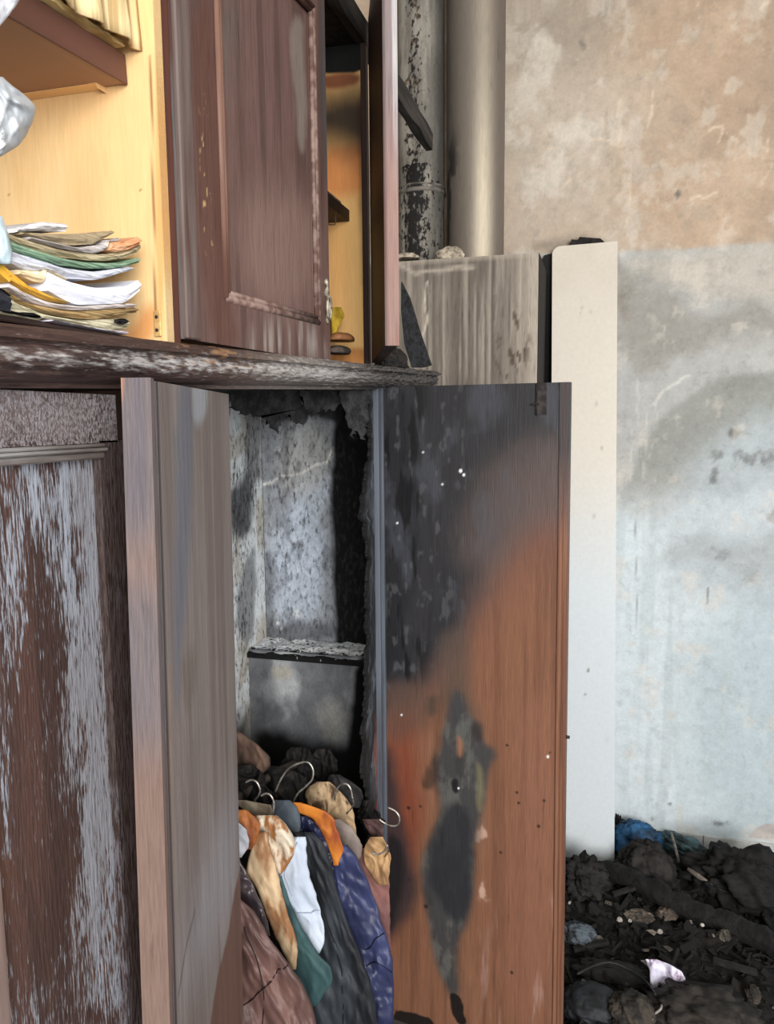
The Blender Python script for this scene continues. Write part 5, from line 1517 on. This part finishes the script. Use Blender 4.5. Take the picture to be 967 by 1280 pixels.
for k, (rows, Y, lab) in enumerate([
        ([(934, 366, 380), (942, 358, 392), (952, 352, 398), (964, 348, 396), (978, 352, 388)], 1.73, 'black charred bundle at the very top of clothes heap'),
        ([(936, 396, 412), (946, 390, 418), (958, 388, 420), (972, 392, 416), (984, 398, 410)], 1.75, 'black charred bundle right of the topmost one'),
        ([(960, 336, 362), (972, 330, 384), (986, 334, 388), (1000, 342, 384), (1012, 350, 376)], 1.64, 'charred black bundle under the big wire hanger hook'),
        ([(956, 286, 316), (970, 284, 330), (986, 284, 334), (1000, 286, 322), (1012, 288, 308)], 1.57, 'charred bundle below the brown cloth'),
        ([(1000, 452, 462), (1014, 448, 472), (1028, 450, 478), (1044, 456, 478)], 1.68, 'charred bundle tucked at the jamb'),
        ([(984, 316, 336), (994, 312, 346), (1006, 316, 348), (1018, 322, 344)], 1.55, 'charred bundle behind the two small hanger hooks')]):
    o = drape('charred_bundle', rows, Y, chc, None, thick=.06, bulge=.04, fold=.03, ff=2.4, seed=80 + k * 3, jit=5, crease=.9)
    tag(o, lab, 'bundle', GRP)
# a solid slumped mass of burnt cloth that carries the top layer
mass = lump('burnt_clothes_mass', Vector((-.80, 1.72, .36)), (.18, .30, .42), plain('charred_cloth'), None, .12, 2.4, 77, 5)
tag(mass, 'black mass of burnt clothes filling the wardrobe behind the jackets', 'clothes')
st = tube('clothes_rail', [hY(288, 1004, 1.50), hY(330, 975, 1.60), hY(368, 955, 1.70)], [.011, .010, .011], plain('burnt_rod', (74, 66, 60), (38, 34, 32), scale=40, rough=.7, bump=.5), None, 10, 4)
tag(st, 'burnt clothes rail slanting up out of the heap', 'rail')
wirem = plain('bright_wire', (196, 190, 182), (120, 112, 104), scale=60, rough=.35, metal=.7)
HK = [([(307, 978), (314, 975), (321, 978), (325, 988), (322, 996), (318, 1000)], 1.44, 'wire hanger hook leftmost in the clothes heap'),
      ([(326, 995), (332, 992), (338, 994), (342, 1003), (341, 1016), (338, 1024)], 1.37, 'wire hanger hook just right of the leftmost one'),
      ([(344, 990), (352, 972), (362, 960), (374, 954), (385, 953), (391, 962), (390, 974), (381, 984), (372, 992), (366, 1004), (366, 1012)], 1.50, 'large looping wire hanger hook in the middle'),
      ([(418, 1000), (420, 988), (426, 981), (433, 980), (438, 986), (440, 996)], 1.55, 'wire hanger hook above the tan crumpled shirt'),
      ([(484, 1009), (494, 1014), (499, 1022), (497, 1031), (488, 1032), (479, 1028), (474, 1024)], 1.60, 'wire hanger hook sticking out in front of open door'),
      ([(464, 1066), (472, 1068), (480, 1064), (484, 1056)], 1.53, 'short bent hanger wire around the tan leather piece')]
for pts, Y, lab in HK:
    P = [hY(x, y, Y) for x, y in pts]
    h = thing('wire_hanger', lab, 'hanger', P[-1], 'wire hangers among the clothes')
    tube('hook', P, .0021, wirem, h, 8, 4)
    e = P[-1]
    tube('shoulder_wire', [e, e + Vector((-.004, .02, -.03)), e + Vector((-.03, .05, -.07))], .0018, wirem, h, 6, 3)

# ================================================================== burnt debris on the floor
def heap_h(x, y):
    x = np.asarray(x, float); y = np.asarray(y, float)
    h = .03 + .11 * np.clip(fbm(x * 3.2, y * 3.2, 5, 4) - .25, 0, 1) + .09 * np.abs(fbm(x * 9, y * 9, 9, 4, .6) - .5) + .03 * (fbm(x * 30, y * 30, 15, 3) - .5)
    h = h * (1 - .75 * ss(.0, -.06, x) * np.exp(-((y - 1.83) / .10) ** 2)); h = h * (1 - .55 * ss(2.6, 3.0, y)) + .03 * np.exp(-((x - .35) / .3) ** 2 - ((y - 2.5) / .25) ** 2)
    edge = ss(1.75, 1.45, x) * ss(3.01, 2.95, y) * ss(-.22, -.12, x) * ss(.55, .8, y)
    return np.maximum(h * edge, .0)


gx = np.linspace(-.2, 1.7, 230); gy = np.linspace(.6, 3.0, 290)
GX, GY = np.meshgrid(gx, gy)
X_, Y_ = GX.ravel(), GY.ravel()
Hh = heap_h(X_, Y_) + .002
nx_, ny_ = len(gx), len(gy)
idx = np.arange(nx_ * ny_).reshape(ny_, nx_)
fc = np.stack([idx[:-1, :-1].ravel(), idx[:-1, 1:].ravel(), idx[1:, 1:].ravel(), idx[1:, :-1].ravel()], 1).tolist()
n = len(X_)
c = np.tile(lin((22, 21, 20)), (n, 1))
c = mixc(c, lin((38, 35, 33)), ss(.5, .7, fbm(X_ * 8, Y_ * 8, 33, 4)) * .8)
c = mixc(c, lin((18, 17, 17)), ss(.5, .7, fbm(X_ * 14, Y_ * 14, 35, 4)) * .8)
c2 = np.tile(lin((110, 102, 94)), (n, 1))
hp_ = mesh('burnt_debris', np.stack([X_, Y_, Hh], 1), fc, painted('debris_soot', 70, 1, .05, .85, .4, 240, 1, .9, .2), None, True, {'col': c, 'col2': c2, 'bias': .27 + .12 * (fbm(X_ * 6, Y_ * 6, 37, 4) - .5)})
tag(hp_, 'black burnt rubble covering the floor by the wall', 'debris', kind='stuff')

# small shards scattered over it: one mass of litter
bm = bmesh.new()
rs = random.Random(5)
for k in range(4200):
    x = rs.uniform(-.12, 1.5); y = rs.uniform(1.0, 2.97)
    z = float(heap_h(x, y)) + .004
    L_ = rs.uniform(.005, .028) * (1 if rs.random() < .88 else 2.2); w_ = rs.uniform(.003, .013); t_ = rs.uniform(.0015, .006)
    R = Matrix.Rotation(rs.uniform(0, 6.28), 3, 'Z') @ Matrix.Rotation(rs.uniform(-.7, .7), 3, 'X') @ Matrix.Rotation(rs.uniform(-.7, .7), 3, 'Y')
    vs = [bm.verts.new(R @ Vector((sx * L_ * rs.uniform(.7, 1.1), sy * w_ * rs.uniform(.5, 1.2), sz * t_)) + Vector((x, y, z))) for sx in (-1, 1) for sy in (-1, 1) for sz in (-1, 1)]
    for q in ((0, 1, 3, 2), (4, 6, 7, 5), (0, 4, 5, 1), (2, 3, 7, 6), (0, 2, 6, 4), (1, 5, 7, 3)): bm.faces.new([vs[i] for i in q])
for k in range(420):      # burnt twigs and wires
    x = rs.uniform(-.12, 1.4); y = rs.uniform(1.0, 2.95); z = float(heap_h(x, y)) + .01
    w = rs.uniform(0, 6.28); L_ = rs.uniform(.02, .07); r_ = rs.uniform(.0012, .003)
    p0 = Vector((x, y, z)); dv = Vector((math.cos(w), math.sin(w), rs.uniform(-.2, .5)))
    prev = None
    for i in range(5):
        w += rs.uniform(-.5, .5); dv = Vector((math.cos(w), math.sin(w), dv.z - .15))
        sd = Vector((-math.sin(w), math.cos(w), 0)) * r_
        ring = [bm.verts.new(p0 + sd), bm.verts.new(p0 + Vector((0, 0, r_ * 1.6))), bm.verts.new(p0 - sd)]
        if prev:
            for q in range(3): bm.faces.new([prev[q], prev[(q + 1) % 3], ring[(q + 1) % 3], ring[q]])
        prev = ring; p0 = p0 + dv * (L_ / 4)
lt = bmobj('debris_litter', bm, plain('litter', (20, 19, 18), (52, 47, 43), scale=11, rough=.85, bump=.5, pos=.62, c=.12))
tag(lt, 'charred splinters and flakes scattered over the rubble', 'debris', kind='stuff')

bm = bmesh.new()
for k in range(170):      # paler ash and paper crumbs
    x = rs.uniform(-.1, 1.3); y = rs.uniform(1.1, 2.9); z = float(heap_h(x, y)) + .012
    L_ = rs.uniform(.004, .016); w_ = rs.uniform(.003, .009)
    Rm = Matrix.Rotation(rs.uniform(0, 6.28), 3, 'Z') @ Matrix.Rotation(rs.uniform(-.6, .6), 3, 'X')
    vs = [bm.verts.new(Rm @ Vector((sx * L_ * rs.uniform(.4, 1.2), sy_ * w_ * rs.uniform(.3, 1.3), sz * .0012)) + Vector((x, y, z))) for sx in (-1, 1) for sy_ in (-1, 1) for sz in (-1, 1)]
    for q in ((0, 1, 3, 2), (4, 6, 7, 5), (0, 4, 5, 1), (2, 3, 7, 6), (0, 2, 6, 4), (1, 5, 7, 3)): bm.faces.new([vs[i] for i in q])
al = bmobj('ash_crumbs', bm, plain('ash_crumbs', (70, 64, 58), (150, 140, 128), scale=14, rough=.85, pos=.55))
tag(al, 'paler ash and paper crumbs strewn over the black rubble', 'debris', kind='stuff')

DG = 'larger burnt things lying on the rubble'


def on_heap(px, py):
    z = .06
    for _ in range(8):
        p = hZ(px, py, z); z = float(heap_h(p.x, p.y))
    return Vector((p.x, p.y, z))


def dlump(name, px, py, size, c1, c2, label, cat, seed, amp=.45, rough=.8, rotz=0., fr=2.8, ridged=True, lift=0.0, **k):
    p = on_heap(px, py)
    dk = .78 if max(c1) < 110 else .92
    c1 = tuple(q * dk for q in c1); c2 = tuple(q * dk for q in c2)
    o = lump(name, p + Vector((0, 0, size[2] * .2 + lift)), size, plain('m_' + name + str(seed), c1, c2, scale=k.get('scale', 26), rough=rough, bump=.5, bscale=70, pos=k.get('pos', .5)), None, amp, fr, seed, 5, rotz, True, ridged)
    tag(o, label, cat, DG)
    return o


dlump('blue_cloth', 793, 1062, (.10, .07, .09), (50, 104, 150), (28, 40, 56), 'blue crumpled cloth against the skirting', 'cloth', 1, .3, .6, .3, pos=.52, scale=14)
dlump('blue_plastic', 850, 1064, (.10, .05, .05), (92, 122, 128), (44, 56, 58), 'teal-grey plastic strip beside the blue cloth', 'plastic', 2, .3, .4, -.5)
dlump('black_sack', 772, 1052, (.05, .05, .09), (30, 30, 30), (52, 50, 48), 'black sack right beside the white board', 'sack', 3)
dlump('grey_bag', 808, 1096, (.10, .09, .10), (58, 53, 50), (34, 31, 30), 'dark grey rounded bag below the blue cloth', 'bag', 4, .3)
dlump('burnt_mat', 925, 1110, (.16, .12, .10), (38, 35, 34), (20, 19, 19), 'large charred rolled mat mound at the right', 'mat', 5, .5)
dlump('burnt_shoe', 895, 1058, (.07, .06, .05), (36, 34, 33), (56, 52, 48), 'charred shoe-like lump near the skirting', 'lump', 6, .3)
dlump('burnt_box', 870, 1088, (.05, .05, .05), (40, 37, 36), (62, 58, 52), 'charred box-like lump between grey bag and mat', 'lump', 7, .2)
dlump('grey_sheet', 950, 1082, (.07, .05, .03), (104, 108, 110), (60, 60, 60), 'grey sheet scrap behind the charred mat', 'sheet', 8, .3)
dlump('char_bush', 728, 1108, (.08, .07, .08), (28, 26, 26), (50, 46, 44), 'frayed black clump at the foot of white board', 'clump', 9, .45, fr=4)
dlump('dark_cushion', 740, 1262, (.085, .07, .05), (50, 53, 60), (32, 33, 37), 'dark blue-grey cushion beside the open door', 'cushion', 10, .12, .6)
dlump('scorched_cloth', 790, 1268, (.06, .05, .045), (84, 76, 67), (30, 28, 26), 'mottled scorched cloth near the front', 'cloth', 11, .3)
dlump('ash_cloth', 880, 1268, (.14, .09, .035), (74, 67, 61), (32, 29, 27), 'ash-grey crumpled cloth at the front edge', 'cloth', 12, .35)
dlump('folded_rag', 722, 1170, (.05, .05, .03), (96, 106, 116), (48, 50, 54), 'pale blue-grey rag half hidden by the open door', 'rag', 13, .3)
dlump('brown_paper', 800, 1146, (.045, .03, .012), (128, 116, 104), (54, 48, 44), 'brownish paper scraps in the middle of the rubble', 'paper', 14, .4, fr=3.5)
dlump('brown_paper', 832, 1146, (.03, .025, .018), (124, 110, 98), (66, 56, 50), 'upturned brownish paper right of the other scraps', 'paper', 15, .4)
dlump('black_roll', 770, 1222, (.12, .05, .03), (34, 33, 33), (52, 50, 48), 'flat black roll above the dark cushion', 'roll', 16, .3)
dlump('ball', 748, 1178, (.016, .016, .018), (118, 110, 102), (80, 72, 66), 'small round grey-brown knob in the rubble', 'knob', 17, .08)
dlump('ball', 744, 1110, (.02, .02, .02), (84, 72, 66), (60, 52, 48), 'brownish round lump below the white board', 'lump', 18, .1)
dlump('metal_scrap', 905, 1178, (.02, .015, .03), (120, 112, 100), (60, 56, 50), 'pale bent scrap right of the rubble centre', 'scrap', 19, .4)
dlump('yellow_scrap', 963, 1178, (.012, .012, .022), (206, 188, 132), (160, 140, 90), 'small yellow scrap at the right frame edge', 'scrap', 20, .2)
dlump('curled_strip', 940, 1246, (.02, .02, .03), (92, 80, 70), (50, 44, 40), 'curled brown strip in the lower right rubble', 'strip', 21, .35)
for k, (x, y, r, lab) in enumerate(((774, 1155, .009, 'largest white flake in the middle of the black rubble'), (787, 1156, .006, 'small white flake right of the largest one'), (824, 1170, .008, 'pale flake above the crumpled lilac paper'), (762, 1210, .006, 'pale flake left of the crumpled lilac paper'), (712, 1132, .006, 'white flake touching the open door edge'), (877, 1163, .006, 'pale flake right of the rubble centre'))):
    dlump('white_flake', x, y, (r, r * .8, r), (206, 200, 190), (150, 142, 134), lab, 'flake', 30 + k, .3, lift=.012)
# crumpled white and lilac paper in front
pp0 = on_heap(832, 1228)
cr = drape('crumpled_paper', [(1199, 806, 820), (1206, 808, 838), (1214, 812, 852), (1222, 812, 856), (1230, 812, 857), (1238, 815, 854), (1246, 817, 828)], pp0.y - .02, plain('lilac_paper', (222, 218, 236), (132, 100, 124), scale=16, rough=.6, bump=.5, bscale=50, pos=.60, c=.05), None, .03, .03, .03, 2.5, slope=.0, nu=34, nv=34, seed=61)
tag(cr, 'crumpled white and lilac paper lying in the rubble', 'paper', DG)
cr2 = drape('paper_scrap', [(1200, 800, 815), (1206, 806, 836), (1212, 812, 846)], pp0.y + .015, plain('grey_paper', (170, 166, 162), (110, 104, 100), scale=30, rough=.7), None, .01, .01, .01, 2, nu=18, nv=12, seed=63)
tag(cr2, 'grey paper scrap behind the crumpled lilac paper', 'paper', DG)
# long charred beam / roll lying across
b0 = on_heap(748, 1098) + Vector((0, 0, .05)); b1 = on_heap(850, 1150) + Vector((0, 0, .05)); b2 = on_heap(1000, 1215) + Vector((0, 0, .05))
tag(tube('burnt_roll', [b0, (b0 + b1) / 2 + Vector((0, 0, .01)), b1, (b1 + b2) / 2, b2], [.022, .034, .038, .036, .036], plain('roll_char', (17, 16, 16), (30, 28, 27), scale=30, rough=.85, bump=.8, bscale=60, dist=.008), None, 28, 22), 'long black charred roll lying across the rubble', 'roll', DG)
rme = bpy.data.objects['burnt_roll'].data
rv = np.array([v.co[:] for v in rme.vertices]); cen = rv.mean(0)
rn = (fbm(rv[:, 0] * 26, rv[:, 1] * 26 + rv[:, 2] * 30, 3, 5, .6) - .5) * .034
rv[:, 2] += rn; rv[:, 0] += rn * .6
rme.vertices.foreach_set('co', rv.ravel().astype(np.float32)); rme.update()
# cardboard tube, sticks, cables
t0 = on_heap(925, 1126) + Vector((0, 0, .03)); t1 = on_heap(972, 1118) + Vector((0, 0, .03))
ctb = thing('cardboard_tube', 'pale scorched cardboard tube at the right frame edge', 'tube', (t0 + t1) / 2, DG)
tube('tube_wall', [t0, (t0 + t1) / 2, t1], .024, plain('pale_card', (176, 164, 148), (120, 110, 98), scale=30, rough=.7), ctb, 18, 3)
tube('scorched_end', [t0 - (t1 - t0).normalized() * .012, t0 + (t1 - t0).normalized() * .004], .0245, char, ctb, 18, 1)
s0 = on_heap(858, 1109) + Vector((0, 0, .06)); s1 = on_heap(884, 1121) + Vector((0, 0, .05))
tag(tube('wood_stick', [s0, (s0 + s1) / 2, s1], [.006, .009, .007], plain('grey_stick', (132, 122, 112), (86, 78, 70), scale=40, rough=.8), None, 8, 2), 'short grey stick lying behind the long black roll', 'stick', DG)
s0 = on_heap(838, 1066) + Vector((0, 0, .08)); s1 = on_heap(848, 1092) + Vector((0, 0, .04))
tag(tube('wood_stick', [s0, (s0 + s1) / 2, s1], [.004, .006, .005], plain('pale_stick', (150, 140, 128), (100, 92, 84), scale=40, rough=.8), None, 8, 2), 'upright pale stick next to the grey bag', 'stick', DG)
cab = plain('white_cable', (186, 178, 172), (140, 132, 126), scale=40, rough=.5)
tag(tube('cable', [on_heap(x, y) + Vector((0, 0, .03)) for x, y in ((822, 1256), (826, 1264), (825, 1274), (818, 1280), (812, 1290))], .0032, cab, None, 8, 4), 'white cable end curving by the crumpled paper', 'cable', DG)
tag(tube('cable', [on_heap(x, y) + Vector((0, 0, .03)) for x, y in ((809, 1268), (807, 1276), (806, 1286))], .0032, cab, None, 8, 4), 'short white cable left of the curving one', 'cable', DG)
bcab = plain('black_cable', (24, 24, 25), (36, 36, 37), scale=40, rough=.5)
for k, (pts, lab) in enumerate((([(880, 1116), (905, 1118), (930, 1112), (945, 1122)], 'black cable looping toward the cardboard tube'), ([(885, 1126), (910, 1130), (935, 1124), (948, 1130)], 'lower black cable near the cardboard tube'),
                              ([(720, 1236), (760, 1230), (800, 1240), (818, 1262)], 'black cable arching around the dark cushion'))):
    tag(tube('cable', [on_heap(x, y) + Vector((0, 0, .045)) for x, y in pts], .004, bcab, None, 8, 5), lab, 'cable', DG)
# charred planks
for k, (xa, ya, xb, yb, w, lab) in enumerate(((716, 1196, 760, 1191, .010, 'charred lath near the open door edge'), (890, 1210, 945, 1226, .011, 'charred lath in the lower right rubble'), (855, 1240, 915, 1248, .010, 'charred lath beside the ash-grey cloth'), (765, 1127, 802, 1121, .009, 'charred lath above the brownish paper'))):
    A = on_heap(xa, ya) + Vector((0, 0, .025)); B = on_heap(xb, yb) + Vector((0, 0, .025))
    d = (B - A); L_ = d.length; d.normalize(); sd = Vector((-d.y, d.x, 0)).normalized()
    o = obox('charred_lath', A, d, sd, 0, L_, -w, w, -.006, .006, plain('lath_char', (22, 21, 20), (40, 37, 35), scale=40, rough=.85, bump=.6), None, .002)
    tag(o, lab, 'lath', DG)
